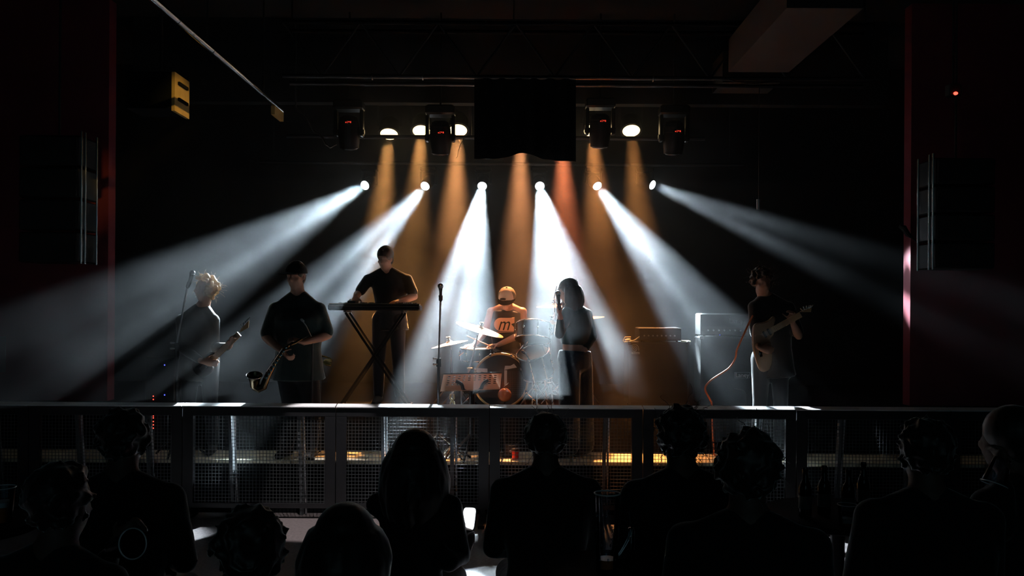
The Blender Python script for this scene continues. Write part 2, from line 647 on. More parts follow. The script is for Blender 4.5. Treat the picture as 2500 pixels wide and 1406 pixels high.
# front bar with the amber cans
bz = W(1250, 336, 10.6).z
pb = thing('lighting_bar', 'black pipe in front of the round amber lamps', 'lighting bar', (0, 10.6, bz))
MB().cyl((W(700, 336, 10.6).x, 10.6, bz), (W(1720, 336, 10.6).x, 10.6, bz), .026).build('pipe', BLACK, pb)
for x in (-2.2, -.5, 1.0, 2.1):
    MB().cyl((x, 10.6, bz), (x, 10.6, 5.4), .01).build('hanger', BLACK, pb)
PARS = [(950, 326, 'amber lamp cut across by the black pipe'), (1029, 319, 'amber lamp half covered by the moving head with a chipped rim'),
        (1119, 317, 'amber lamp between the dark moving head and the black banner'), (1270, 330, 'amber lamp behind the middle of the black banner'),
        (1372, 330, 'amber lamp behind the edge of the black banner'), (1447, 318, 'amber lamp almost hidden behind a moving head'),
        (1541, 318, 'amber lamp alone between two dark moving heads')]
for i, (x, y, lb) in enumerate(PARS):
    c = W(x, y, 10.85)
    aim = V((0, (-.52, -.58, -.60, -.60, -.58, -.62, -.58)[i], -1)).normalized()
    t = thing('par_lamp', lb, 'stage light', c - aim * .2)
    MB().lathe(c - aim * .26, aim, [(0, .04), (.02, .075), (.1, .118), (.25, .132), (.262, .140), (.27, .140), (.27, .126)], 28).build('can', BLACKM, t)
    MB().lathe(c - aim * .005, aim, [(0, .125), (.02, .105), (.032, .05)], 28).build('lens', PARLENS, t)
    for k in (-1, 1):
        MB().bar(c - aim * .12 + V((k * .140, 0, 0)), V((c.x + k * .140, c.y, c.z + .36)), .012, .03).build('yoke_arm', BLACK, t)
    MB().box((c.x - .146, c.y - .015, c.z + .35), (c.x + .146, c.y + .015, c.z + .365)).build('yoke_bar', BLACK, t)
    MB().cyl((c.x, c.y, c.z + .36), (c.x, c.y, 5.4), .009).build('hanger', BLACK, t)
    lamp('amber_beam', 'SPOT', c + aim * .05, c + aim * 3, (2800, 2500, 3800, 4600, 5600, 3200, 1600)[i], ((1, .43, .12), (1, .43, .12), (1, .40, .13), (1, .38, .14), (1, .24, .09), (1, .36, .10), (1, .38, .10))[i], t, .07, 17.5, .9)

# dark moving heads in front
MH = [(852, 322, 'dark moving head light nearest the lit ceiling rail', W(860, 300, 9.9).z), (1075, 335, 'dark moving head light hanging between two amber lamps', W(860, 324, 9.9).z),
      (1465, 318, 'dark moving head light next to the black banner, amber gleam on its yoke', W(1465, 297, 9.9).z), (1645, 335, 'dark moving head light at the far end from the ceiling rail', W(1645, 322, 9.9).z)]
for x, y, lb, dz in MH:
    c = W(x, y, 10.0)
    t = moving_head('moving_head', lb, c, (0, .25, -1), .38, BLACKM, None, dz, .36)
    MB().cyl((c.x, c.y, c.z + .36), (c.x, c.y, 5.4), .012).build('hanger', BLACK, t)

# black banner with scalloped hem
bn = thing('banner', 'black cloth banner with a scalloped hem hanging under the truss', 'banner', (W(1280, 300, 9.2).x, 9.2, 4.3))
top = W(1280, 192, 9.2).z
xs = [1158 + (1406 - 1158) * i / 40 for i in range(41)]
rs = []
for x in xs:
    u = (x - 1158) / 248
    hem = 388 + 6 * u - 15 * math.exp(-((x - 1278) / 34) ** 2) - 3 * math.exp(-((x - 1278) / 70) ** 2)
    p, q = W(x, 192, 9.2), W(x, hem, 9.2)
    fold = .012 * math.sin(u * 40)
    rs.append([V((p.x, 9.19 + fold, top)), V((p.x, 9.21 + fold, top)), V((q.x, 9.21 + fold, q.z)), V((q.x, 9.19 + fold, q.z))])
MB().rings(rs).build('cloth', MATTE, bn)
MB().cyl((rs[0][0].x, 9.2, top + .01), (rs[-1][0].x, 9.2, top + .01), .02).build('batten', BLACK, bn)

# truss under the ceiling
tr = thing('truss', 'dark lattice truss running across under the ceiling', 'truss', (0, 9.3, W(1250, 189, 9.3).z))
z0, z1 = W(1250, 189, 9.3).z, 5.05
x0, x1 = W(690, 189, 9.3).x, 3.9
for y in (9.3, 9.6):
    MB().cyl((x0, y, z0), (x1, y, z0), .024).build('chord', BLACKM, tr)
    MB().cyl((x0, y, z1), (x1, y, z1), .024).build('chord', MATTE, tr)
k = 0
x = x0
while x < x1 - .3:
    a, b = (z0, z1) if k % 2 else (z1, z0)
    MB().cyl((x, 9.3, a), (min(x + .42, x1), 9.3, b), .012).build('diagonal', BLACK, tr)
    k += 1
    x += .42
for x in (x0 + .1, 0, x1 - .1):
    MB().cyl((x, 9.3, z1), (x, 9.3, 5.4), .008).build('hanger', BLACK, tr)
for x in (W(905, 189, 9.2).x, W(1030, 189, 9.2).x, W(1360, 193, 9.2).x, W(1598, 193, 9.2).x):
    MB().torus((x, 9.3, z0), (1, 0, 0), .03, .008, 14).build('clamp', STEEL, tr)

# ceiling rail on the left, lit from the stage, and the soffit board on the right
a, b = W(380, 0, 6.05), W(688, 270, 9.4)
zr = b.z
rl = thing('ceiling_rail', 'long metal ceiling rail with bright streaks running towards the stage', 'rail', (b.x, 7, zr))
RAILM = mat('polished_rail', (.8, .8, .8), .16, 1.0, var=.1, scale=6, bump=.08)
for y0, y1 in ((5.0, 6.46), (6.47, 7.2), (7.21, 8.62), (8.63, 9.14), (9.15, 9.4)):
    MB().cyl((b.x, y0, zr), (b.x, y1, zr), .026, None, 16).build('rail_length', RAILM, rl)
MB().box((b.x - .02, 9.05, zr - .12), (b.x + .02, 9.4, zr - .027)).build('end_plate', PLY, rl, False)
for y in (5.5, 7.1, 8.7):
    MB().cyl((b.x, y, zr), (b.x, y, 5.4), .008).build('hanger', BLACK, rl)
xs0, xs1 = W(1775, 180, 9.3).x, W(1921, 180, 9.3).x
zs = W(1850, 180, 9.3).z
struct('trim_1', MB().box((xs0, 7.28, zs), (xs1, 9.24, zs + .35)), SOFFIT)
struct('trim_2', MB().box((xs0 + .04, 9.66, zs), (xs1 + .04, 10.15, zs + .35)), SOFFIT)
cb = MB().tube([W(1778 + i * 12, 194 + 11 * math.sin(PI * i / 10), 9.27) for i in range(11)], .008).build('hanging_cable', CABLE, None)
tag(cb, 'slack black cable sagging under the pale soffit board', 'cable')

# plywood plate hanging at the left
xp = W(427, 175, 8.0).x
pz0, pz1 = W(427, 270, 8.0).z, W(427, 175, 8.0).z
pl = thing('plywood_plate', 'yellow lit plywood plate with two dark slots hanging by the ceiling', 'plate', (xp, 8.18, pz0))
MB().box((xp - .03, 8.0, pz0), (xp, 8.36, pz1)).build('board', PLY, pl, False)
for z in (pz0 + .11, pz0 + .26):
    MB().box((xp - .002, 8.07, z), (xp + .02, 8.29, z + .028)).build('slot', MATTE, pl, False)
MB().box((xp - .45, 8.0, pz0 + .02), (xp - .031, 8.36, pz1)).build('case', MATTE, pl, False)
MB().cyl((xp - .2, 8.18, pz1 - .01), (xp - .2, 8.18, 5.4), .012).build('hanger', BLACK, pl)

# line array speakers at both sides
for sgn, px, y0, y1, lb in ((-1, 192, 330, 645, 'black hanging speaker column beside the beam of the blond singer'), (1, 2284, 385, 660, 'black hanging speaker column under the small red light')):
    xi = W(px, 500, 8.6).x
    zt_, zb_ = W(px, y0, 8.6).z, W(px, y1, 8.6).z
    t = thing('speaker_column', lb, 'speaker', (xi + sgn * .3, 8.6, zt_))
    n = 4
    h = (zt_ - zb_) / n
    for i in range(n):
        z = zt_ - i * h
        bx = MB().bevbox((min(xi, xi + sgn * .6), 8.6, z - h + .02), (max(xi, xi + sgn * .6), 9.0, z), .012).build('speaker_box', BLACKM, t, False)
        MB().box((min(xi + sgn * .02, xi + sgn * .58), 8.59, z - h + .04), (max(xi + sgn * .02, xi + sgn * .58), 8.6, z - .02)).build('grille', GRILLE, bx, False)
    for y in (8.64, 8.72, 8.96):
        MB().cyl((xi - sgn * .006, y, zb_ + .01), (xi - sgn * .006, y, zt_ + .05), .010).build('rigging_bar', CHROME, t)
    MB().cyl((xi + sgn * .3, 8.8, zt_), (xi + sgn * .3, 8.8, 5.4), .012).build('hanger', BLACK, t)
p = W(2333, 228, 8.5)
t = thing('sensor', 'small ceiling sensor with a red light beside the maroon pillar', 'sensor', p + V((0, .05, 0)))
MB().bevbox((p.x - .06, p.y, p.z - .02), (p.x + .06, p.y + .1, p.z + .1), .01).build('housing', BLACK, t)
MB().ell(p, (.022, .02, .016)).build('light', REDLED, t)
MB().cyl((p.x, p.y + .05, p.z + .09), (p.x, p.y + .05, 5.4), .01).build('hanger', BLACK, t)
p = W(3, 865, 9.58)
t = MB().box((p.x - .35, 9.585, p.z - .2), (p.x + .04, 9.6, p.z + .2)).build('poster', mat('poster_paper', (.11, .05, .06), .6, var=.4, scale=6), None, False)
tag(t, 'faint poster on the maroon wall at the edge of the photo', 'poster')
# clamp with a cable on the right pillar
p = W(2208, 560, 9.58)
t = thing('cable_clamp', 'black cable clamp tied round the maroon pillar', 'clamp', p)
MB().tube([W(2196, 552, 9.57), W(2206, 556, 9.57), W(2216, 572, 9.57), W(2226, 580, 9.57)], [.02, .035, .03, .015]).build('strap', CABLE, t)
MB().tube([W(2224, 578, 9.57), W(2250, 600, 9.57), W(2262, 640, 9.57)], .008).build('tail', CABLE, t)
# looped cable at the left moving head
cb = MB().tube([V((W(722, 200, 10.2).x, 10.2, 5.4))] + [W(x, y, 10.2) for x, y in ((722, 262), (728, 270), (742, 278), (750, 290), (758, 306), (766, 320), (780, 327), (788, 338), (795, 352), (806, 360), (822, 352))], .012).build('looped_cable', mat('cable_jacket', (.06, .055, .05), .35), None)
tag(cb, 'hanging cable loop beside the moving head near the ceiling rail', 'cable')
cb = MB().tube([W(x, y, 10.57) for x, y in ((1133, 337), (1124, 352), (1119, 368), (1117, 382), (1113, 386))], .004).build('loose_wire', CABLE, None)
tag(cb, 'thin wire dangling below the pipe next to the banner', 'wire')
t = thing('hanging_microphone', 'small hanging rod on a thin wire above the guitarist with curly hair', 'microphone', W(1852, 500, 9.4))
MB().cyl(W(1852, 487, 9.4), W(1852, 512, 9.4), .022).build('body', STEEL, t)
MB().cyl(W(1852, 488, 9.4), V((W(1852, 488, 9.4).x, 9.4, 5.4)), .004).build('wire', CABLE, t)

# ------------------------------------------------------------------ crowd barrier
BY = 8.0
PITCH = 374.3 * BY / F
xb0 = W(-302, 990, BY).x
bt, bb = W(1250, 990.5, BY).z, W(1250, 1243, BY).z
hd = W(1250, 1018, BY).z
br = thing('crowd_barrier', '', 'barrier', (xb0, BY, 0), 'black mesh crowd barrier panels')
w = PITCH
X0 = xb0
MB().prism([(X0 + .004, y, z) for y, z in ((BY - .03, bt - .024), (BY - .03, bt - .016), (BY + .05, bt + .005), (BY + .05, bt - .012), (BY, bt - .024))], (w - .008, 0, 0)).build('top_rail', mat('bright_rail', (.88, .90, .92), .5, .0, var=.15, scale=3, spec=.9), br, False)  # lightened and tilted so the rail top shows as a bright lit line
MB().box((X0 + .004, BY - .015, hd), (X0 + w - .004, BY + .012, bt - .024)).build('header_plate', BLACKM, br, False)
for k in (0, 1):
    xa = X0 + .004 if k == 0 else X0 + w - .1
    MB().box((xa, BY - .014, bb), (xa + .096, BY + .03, hd)).build('post', BLACKM, br, False)
MB().box((X0 + .1, BY - .014, bb), (X0 + w - .1, BY + .03, bb + .045)).build('bottom_rail', BLACKM, br, False)
wm = MB()
sp = 8.3 * BY / F
x = X0 + .1 + sp * .5
while x < X0 + w - .1:
    wm.bar((x, BY, bb + .04), (x, BY, hd), .0042, .0042, (0, 1, 0))
    x += sp
z = bb + .045 + sp * .5
while z < hd:
    wm.bar((X0 + .1, BY + .004, z), (X0 + w - .1, BY + .004, z), .0042, .0042, (0, 1, 0))
    z += sp
wm.build('wire_mesh', mat('mesh_wire', (.14, .15, .155), .3, .6), br, False, kind='stuff')
for fx_ in (.30, .755):
    MB().bar((X0 + w * fx_, BY + .035, hd + .02), (X0 + w * fx_, BY + .16, .0), .058, .03, (1, 0, 0)).build('brace', mat('brace_paint', (.14, .15, .16), .4), br, False)
for fx_ in (.30, .755):
    MB().cyl((X0 + w * fx_ + .036, BY + .035, hd + .02), (X0 + w * fx_ + .036, BY + .16, .01), .011).build('glint_tube', mat('glint_metal', (.6, .62, .64), .28, .9, var=.15), br)  # shiny tube added beside each brace to catch a bright edge
for k in (.06, w - .06):
    MB().box((X0 + k - .03, BY - .35, 0), (X0 + k + .03, BY + .16, .03)).build('foot', BLACKM, br, False)
    MB().box((X0 + k - .02, BY - .012, .025), (X0 + k + .02, BY + .012, bb + .01)).build('leg', BLACKM, br, False)
LBL = ['barrier panel cut by the photo edge beside the beer cup', 'barrier panel in front of the rack with red lights', 'barrier panel in front of the capped saxophone player', 'barrier panel in front of the keyboard player and the music stand',
       'barrier panel in front of the long-haired singer', 'barrier panel in front of the guitar amplifiers', 'barrier panel behind the table of beer bottles', 'barrier panel cut by the photo edge behind the raised cup']
br['label'] = LBL[0]
for i in range(1, 8):
    dup(br, (xb0 + i * PITCH, BY, 0), LBL[i])

# ------------------------------------------------------------------ people
def rotz(a):
    return Matrix.Rotation(a, 3, 'Z')


def add_hand(mb, wrist, d, n, side, curl=.5, s=1.0):
    """palm and five fingers. d: wrist to knuckles, n: the palm's normal, side: towards the thumb"""
    d = V(d).normalized()
    n = V(n)
    n = (n - d * n.dot(d)).normalized()
    u = d.cross(n) * side
    w = V(wrist)
    mb.rings([[w + d * t * s + (u * math.cos(q) * a + n * math.sin(q) * b) * s for q in [2 * PI * k / 10 for k in range(10)]]
              for t, a, b in ((-.02, .024, .020), (.02, .030, .019), (.05, .040, .017), (.085, .041, .014), (.094, .034, .010))])
    for k, (o, L) in enumerate(((.030, .072), (.010, .080), (-.011, .074), (-.030, .058))):
        p = w + (d * .082 + u * o) * s
        a = curl * (.55 + .08 * k)
        r = (.0095, .0095, .009, .008)[k] * s
        for q, f in enumerate((.44, .32, .24)):
            dd = d * math.cos(a) + n * math.sin(a) + u * o * 1.2
            e = p + dd.normalized() * L * f * s
            mb.cap(p, e, r, r * .9, 7)
            p = e
            r *= .9
            a += curl * .9
    p = w + (d * .022 + u * .030) * s
    for q, (L, k) in enumerate(((.040, .25), (.034, .5), (.026, .7))):
        e = p + (u * (.75 - q * .35) + d * .7 + n * k * (.4 + curl)).normalized() * L * s
        mb.cap(p, e, .0125 * s * (1 - q * .12), .0105 * s * (1 - q * .12), 7)
        p = e


def add_head(mb, c, M, s=1.0):
    """a head facing -Y in its own frame, c: its middle"""
    def P(x, y, z):
        return V(c) + M @ V((x, y, z)) * s
    mb.ell(P(0, .012, .030), (.076 * s, .094 * s, .088 * s), M)
    mb.ell(P(0, -.012, -.030), (.062 * s, .074 * s, .085 * s), M)
    mb.ell(P(0, -.040, -.085), (.034 * s, .034 * s, .028 * s), M)          # chin
    mb.cap(P(0, -.078, .018), P(0, -.100, -.022), .009 * s, .014 * s, 8)   # nose
    for k in (-1, 1):
        mb.ell(P(k * .012, -.088, -.026), (.009 * s, .011 * s, .008 * s), M, 8, 6)
        mb.ell(P(k * .074, .012, -.006), (.010 * s, .022 * s, .032 * s), M, 10, 7)      # ear
        mb.cap(P(k * .014, -.078, .028), P(k * .046, -.066, .030), .010 * s, .008 * s, 7)  # brow
        mb.ell(P(k * .031, -.070, .008), (.014 * s, .010 * s, .011 * s), M, 9, 7)       # eye
        mb.ell(P(k * .038, -.052, -.022), (.024 * s, .022 * s, .020 * s), M, 9, 7)      # cheek
    mb.cap(P(-.020, -.080, -.050), P(.020, -.080, -.050), .008 * s, None, 7)            # lips
    mb.cap(P(-.016, -.077, -.060), P(.016, -.077, -.060), .009 * s, None, 7)


def person(name, label, loc, yaw=0.0, h=1.75, J=None, head=(0, 0, 0), hands=None, shirt=TEE, sleeve=.5, trousers=JEANB, skin=SKIN, shoe=RUBBER,
           seat=None, wide=1.0, leg=1.0, vox=.010, cvox=.013, hem=0.0, group=None, tank=False, flare=0.0, fingers=.5):
    """one figure. J overrides joints by their place relative to loc; yaw 0 looks towards the camera, 'l' is the camera's left"""
    t = thing(name, label, 'person', loc, group)
    k = h / 1.75
    R = rotz(yaw)
    if seat is None:
        D = dict(pel=(0, 0, .95), wst=(0, .005, 1.09), chs=(0, 0, 1.29), nck=(0, .015, 1.475), hed=(0, -.015, 1.635),
                 sl=(-.185, .01, 1.415), sr=(.185, .01, 1.415), el=(-.24, .03, 1.13), er=(.24, .03, 1.13), wl=(-.25, -.06, .89), wr=(.25, -.06, .89),
                 hl=(-.09, 0, .92), hr=(.09, 0, .92), kl=(-.105, -.02, .50), kr=(.105, -.02, .50), al=(-.115, .03, .085), ar=(.115, .03, .085))
        D = {a: V(b) * k for a, b in D.items()}
    else:
        z = seat + .10
        D = dict(pel=(0, .02, z), wst=(0, .03, z + .15), chs=(0, .01, z + .34), nck=(0, .0, z + .52), hed=(0, -.04, z + .68),
                 sl=(-.185, .0, z + .46), sr=(.185, .0, z + .46), el=(-.23, -.06, z + .20), er=(.23, -.06, z + .20), wl=(-.14, -.26, z + .13), wr=(.14, -.26, z + .13),
                 hl=(-.09, .0, z - .01), hr=(.09, .0, z - .01), kl=(-.14, -.42, z - .02), kr=(.14, -.42, z - .02), al=(-.13, -.38, .085 if seat < .6 else seat - .42), ar=(.13, -.38, .085 if seat < .6 else seat - .42))
        D = {a: V((b[0] * k, b[1] * k, b[2])) for a, b in D.items()}
    D = {a: R @ b for a, b in D.items()}
    for a, b in (J or {}).items():
        D[a] = V(b)
    loc = V(loc)
    D = {a: b + loc for a, b in D.items()}
    HR = rotz(head[0]) @ Matrix.Rotation(head[1], 3, 'X') @ Matrix.Rotation(head[2], 3, 'Y')
    ush = (D['sr'] - D['sl']).normalized()
    uhp = (D['hr'] - D['hl']).normalized()

    def torso(mb, g, top=True, lo=0.0):
        rs = []
        pts = [D['pel'] + (D['pel'] - D['wst']).normalized() * .10 * k, D['pel'], D['wst'], D['chs'], (D['sl'] + D['sr']) / 2, D['nck'] - (D['nck'] - D['chs']).normalized() * .015]
        dims = [(.13, .09, 0), (.168 * wide, .122 * wide, 0), (.148 * wide, .110 * wide, .35), (.174 * wide, .124 * wide, .8), (.165 * wide, .088, 1), (.072, .066, 1)]
        for i, (p, (rx, ry, q)) in enumerate(zip(pts, dims)):
            if lo and i < lo:
                continue
            ax = (pts[min(i + 1, 5)] - pts[max(i - 1, 0)]).normalized()
            u = uhp.lerp(ush, q)
            u = (u - ax * u.dot(ax)).normalized()
            v = ax.cross(u)
            if lo == 1 and i == 1:
                rs.append([p - ax * .075 * k + u * math.cos(b) * (.184 * wide * k + g) + v * math.sin(b) * (.136 * wide * k + g) for b in [2 * PI * j / 18 for j in range(18)]])
            rs.append([p + u * math.cos(b) * (rx * k + g) + v * math.sin(b) * (ry * k + g) for b in [2 * PI * j / 18 for j in range(18)]])
        mb.rings(rs)

    # skin: one continuous body
    b = MB()
    torso(b, -.004)
    b.cap(D['nck'] - V((0, 0, .03)), D['hed'] + HR @ V((0, .015, -.07)) * k, .064 * k, .058 * k, 12)
    add_head(b, D['hed'], HR, k)
    for sd in 'lr':
        S, E_, Wr = D['s' + sd], D['e' + sd], D['w' + sd]
        b.ell(S, .056 * k)
        b.cap(D['nck'] + V((0, 0, .020)) * k, S + V((0, 0, .0)), .058 * k, .046 * k, 12)
        b.cap(S, S.lerp(E_, .45), .052 * k * wide ** .5, .050 * k * wide ** .5, 12)
        b.cap(S.lerp(E_, .45), E_, .050 * k * wide ** .5, .038 * k, 12)
        b.cap(E_, E_.lerp(Wr, .3), .038 * k, .042 * k, 12)
        b.cap(E_.lerp(Wr, .3), Wr, .042 * k, .026 * k, 12)
        hd_ = (hands or {}).get(sd)
        sgn = 1 if sd == 'l' else -1
        fd = (Wr - E_).normalized()
        if hd_:
            d_, n_, cu = V(hd_[0]), V(hd_[1]), hd_[2]
        else:
            d_, n_, cu = fd, (R @ V((0, -.3, -1)) if seat else R @ V((sgn, -.3, 0))), fingers
        add_hand(b, Wr + d_.normalized() * .015, d_, n_, sgn if not (hd_ and len(hd_) > 3) else hd_[3], cu, k)
        Hh, K, A = D['h' + sd], D['k' + sd], D['a' + sd]
        b.cap(Hh, K, .082 * k * leg, .054 * k * leg, 12)
        b.cap(K, K.lerp(A, .35), .052 * k * leg, .056 * k * leg, 12)
        b.cap(K.lerp(A, .35), A, .056 * k * leg, .036 * k, 12)
    body = b.build('body', skin, t, True, vox)
    # shirt
    c = MB()
    torso(c, .014, lo=1 if hem == 0 else (2 if hem > 0 else 0))
    if not tank:
        for sd in 'lr':
            S, E_, Wr = D['s' + sd], D['e' + sd], D['w' + sd]
            c.ell(S, .064 * k * wide ** .5)
            c.cap(D['nck'].lerp(S, .14) + V((0, 0, .014)), S, .062 * k, .054 * k, 12)
            f = min(sleeve, 1)
            c.cap(S, S.lerp(E_, f * .95), .062 * k * wide ** .5, (.060 if sleeve < 1 else .050) * k, 12)
            if sleeve > 1:
                c.cap(E_, E_.lerp(Wr, sleeve - 1), .052 * k, .040 * k, 12)
    else:
        for sd in 'lr':
            c.cap(D['chs'].lerp(D['s' + sd], .45), D['nck'].lerp(D['s' + sd], .42), .075 * k, .045 * k, 10)
    c.build('shirt', shirt, t, True, cvox)
    # trousers
    q = MB()
    ax = (D['wst'] - D['pel']).normalized()
    vv = ax.cross(uhp)
    rs = []
    for tt, rx, ry in ((-.13, .10, .08), (-.06, .172 * leg, .125 * leg), (.02, .182 * leg, .134 * leg), (.11, .162 * leg, .122 * leg)):
        rs.append([D['pel'] + ax * tt * k + uhp * math.cos(a_) * rx * k + vv * math.sin(a_) * ry * k for a_ in [2 * PI * j / 18 for j in range(18)]])
    q.rings(rs)
    for sd in 'lr':
        Hh, K, A = D['h' + sd], D['k' + sd], D['a' + sd]
        q.cap(Hh, K, .098 * k * leg, .070 * k * leg + flare * .5, 12)
        q.cap(K, A + V((0, 0, .02)), .070 * k * leg + flare * .5, .056 * k + flare, 12)
    q.build('trousers', trousers, t, True, cvox)
    for sd in 'lr':
        A, K = D['a' + sd], D['k' + sd]
        f = R @ V((-.10 if sd == 'l' else .10, -1, 0)).normalized()
        m_ = MB()
        u = V((-f.y, f.x, 0))
        z = A.z - .085 * k
        m_.rings([[V((A.x, A.y, 0)) + f * d_ * k + u * math.cos(a_) * w_ * k + V((0, 0, z + max(0, .5 + .5 * math.sin(a_)) * h_ * k)) for a_ in [2 * PI * j / 12 for j in range(12)]]
                  for d_, w_, h_ in ((-.07, .02, .06), (-.05, .036, .11), (.02, .040, .11), (.09, .046, .075), (.15, .042, .05), (.18, .02, .035))])
        m_.build('shoe', shoe, t)
    t_D[t.name] = (D, HR, k)
    return t


t_D = {}


def hair_short(t, m, seed=0, grow=.012, strands=0, sub='hair'):
    D, M, k = t_D[t.name]
    c = D['hed']
    rnd = random.Random(seed)
    b = MB()

    def P(x, y, z):
        return c + M @ V((x, y, z)) * k
    b.ell(P(0, .022, .042), ((.076 + grow) * k, (.090 + grow) * k, (.084 + grow) * k), M)
    b.ell(P(0, .050, -.012), ((.066 + grow * .5) * k, .062 * k, .075 * k), M)
    for i in range(40):
        a, e = rnd.uniform(0, 2 * PI), rnd.uniform(.1, 1.4)
        b.ell(P(math.cos(a) * math.cos(e) * .072, .02 + math.sin(a) * math.cos(e) * .085, .045 + math.sin(e) * .085), .016 * k, None, 7, 5)
    s_ = MB()
    for i in range(strands):
        a, e = rnd.uniform(0, 2 * PI), rnd.uniform(.2, 1.4)
        p = P(math.cos(a) * math.cos(e) * .08, .02 + math.sin(a) * math.cos(e) * .09, .045 + math.sin(e) * .09)
        s_.tube([p, p + (p - c).normalized() * .02 + V((rnd.uniform(-.012, .012), 0, .005))], [.0016, .0006], 4)
    return b.build(sub, m, t, True, .009, 2, strands=s_ if strands else None)


def hair_curly(t, m, seed, R, n, spread=(.03, .012), drop=0.0, skip=None, strands=60, brow=.55):
    """a loose bush of curls round the head"""
    D, M, k = t_D[t.name]
    c = D['hed']
    rnd = random.Random(seed)
    b = MB()

    def P(p):
        return c + M @ V(p) * k
    b.ell(P((0, .03, .04)), (.085 * k, .095 * k, .09 * k), M)
    s_ = MB()
    for i in range(n):
        a, e = rnd.uniform(0, 2 * PI), math.asin(rnd.uniform(-.55 - drop, 1))
        d = V((math.cos(a) * math.cos(e), math.sin(a) * math.cos(e), math.sin(e)))
        if d.y < -.45 and d.z < brow:
            continue
        rr = R * rnd.uniform(.78, 1.08)
        p = V((d.x * rr * .95, .02 + d.y * rr, .03 + d.z * rr))
        b.ell(P(p), rnd.uniform(*sorted(spread)) * k, None, 7, 5)
        if i < strands:
            q = P(p)
            pts = [q]
            dd = (M @ d) * .012
            for j in range(5):
                pts.append(pts[-1] + dd + V((rnd.uniform(-.012, .012), rnd.uniform(-.012, .012), rnd.uniform(-.012, .010))))
            s_.tube(pts, .0012, 4)
    return b.build('hair', m, t, True, .009, 2, strands=s_)


def hair_long(t, m, seed, L, side=1.0, stray=30, back=True, puff=.0, front=0):
    """long straight hair falling from the crown to L below the head's middle"""
    D, M, k = t_D[t.name]
    c = D['hed']
    rnd = random.Random(seed)
    b = MB()

    def P(x, y, z):
        return c + M @ V((x, y, z)) * k
    b.ell(P(0, .022, .042), ((.090 + puff) * k, (.104 + puff) * k, (.092 + puff) * k), M)
    n = 26
    for i in range(n):
        a = -.35 + (PI + .7) * i / (n - 1)          # round the back from one temple to the other
        x0_, y0_ = math.cos(a) * (.082 + puff), .015 + math.sin(a) * (.095 + puff)
        ln = L * rnd.uniform(.9, 1.05)
        pts = []
        for j in range(7):
            f = j / 6
            bulge = 1 + (.35 + puff * 3) * math.sin(PI * min(1, f * 1.1)) * (1 if back else .6)
            q = P(x0_ * bulge * side, y0_ * bulge, 0)
            pts.append(V((q.x, q.y, 0)) + V((rnd.uniform(-.006, .006), rnd.uniform(-.006, .006), P(0, 0, .05).z - f * (ln + .05))))
        b.tube(pts, [.026, .028, .028, .027, .024, .019, .008], 7)
    s_ = MB()
    for i in range(front):                          # locks hanging free beside the face
        k_ = -1 if i % 2 else 1
        q = P(k_ * rnd.uniform(.045, .085), rnd.uniform(-.085, -.06), rnd.uniform(.05, .08))
        pts = [q]
        for j in range(9):
            pts.append(pts[-1] + (M @ V((k_ * .004, -.012 + .004 * j, 0))) * (1 if j < 4 else .4) + V((rnd.uniform(-.003, .003), rnd.uniform(-.003, .003), -L * .155)))
        s_.tube(pts, [.0035, .004, .004, .004, .0035, .0035, .003, .003, .002, .001], 5)
    for i in range(stray):
        a = rnd.uniform(-.3, PI + .3)
        q = P(math.cos(a) * (.10 + puff), .015 + math.sin(a) * .11, rnd.uniform(-.05, .09))
        pts = [q]
        dx = rnd.uniform(.2, 1.2) * math.copysign(1, (M @ V((math.cos(a), 0, 0))).x)
        for j in range(6):
            pts.append(pts[-1] + V((dx * .012, rnd.uniform(-.008, .008), -.016 - j * .006)))
            dx *= .7
        s_.tube(pts, .0012, 4)
    return b.build('hair', m, t, True, .010, 3, strands=s_)


def cap_on(t, m, brim_m, yaw=0.0, tilt=0.0, panel=None, big=1.0):
    """a baseball cap: crown, brim, button"""
    D, M, k = t_D[t.name]
    c = D['hed']
    M = M @ rotz(yaw) @ Matrix.Rotation(tilt, 3, 'X')
    k *= big

    def P(x, y, z):
        return c + M @ V((x, y, z)) * k
    b = MB()
    rs = []
    for e in range(7):
        a = e / 6 * PI / 2 * .98
        rs.append([P(math.cos(q) * .089 * math.cos(a) ** .8, .006 + math.sin(q) * .104 * math.cos(a) ** .8, .030 + .098 * math.sin(a)) for q in [2 * PI * j / 24 for j in range(24)]])
    b.rings(rs)
    cr = b.build('cap', m, t)
    MB().ell(P(0, .006, .130), (.010, .010, .006), M, 10, 6).build('button', m, cr)
    br_ = MB()
    top, bot = [], []
    for i in range(15):
        a = PI + .25 + (PI - .5) * i / 14
        top.append((math.cos(a) * .088, .006 + math.sin(a) * .100))
    for i in range(15):
        a = PI + .12 + (PI - .24) * (14 - i) / 14
        bot.append((math.cos(a) * .086, -.045 + math.sin(a) * .125))
    pts = top + bot
    zf = lambda x, y: .034 - .25 * max(0, -y - .09) - 2.2 * x * x * (1 if y < -.05 else 1)
    br_.rings([[P(x, y, zf(x, y)) for x, y in pts], [P(x, y, zf(x, y) + .006) for x, y in pts]])
    br_.build('brim', brim_m, cr)
    if panel:
        pm = MB()
        rs = []
        for e in range(6):
            a = .02 + e / 5 * PI / 2 * .72
            rs.append([P(math.cos(q) * .0915 * math.cos(a) ** .8, .006 + math.sin(q) * .1065 * math.cos(a) ** .8, .030 + .1005 * math.sin(a)) for q in [PI + .62 + (PI - 1.24) * j / 12 for j in range(13)]])
        n = 13
        vs_ = [p for r_ in rs for p in r_]
        fs = [(i * n + j, i * n + j + 1, (i + 1) * n + j + 1, (i + 1) * n + j) for i in range(5) for j in range(n - 1)]
        pm.add(vs_, fs)
        pm.build('front_panel', panel, cr, label='pale front panel')
    return cr, P


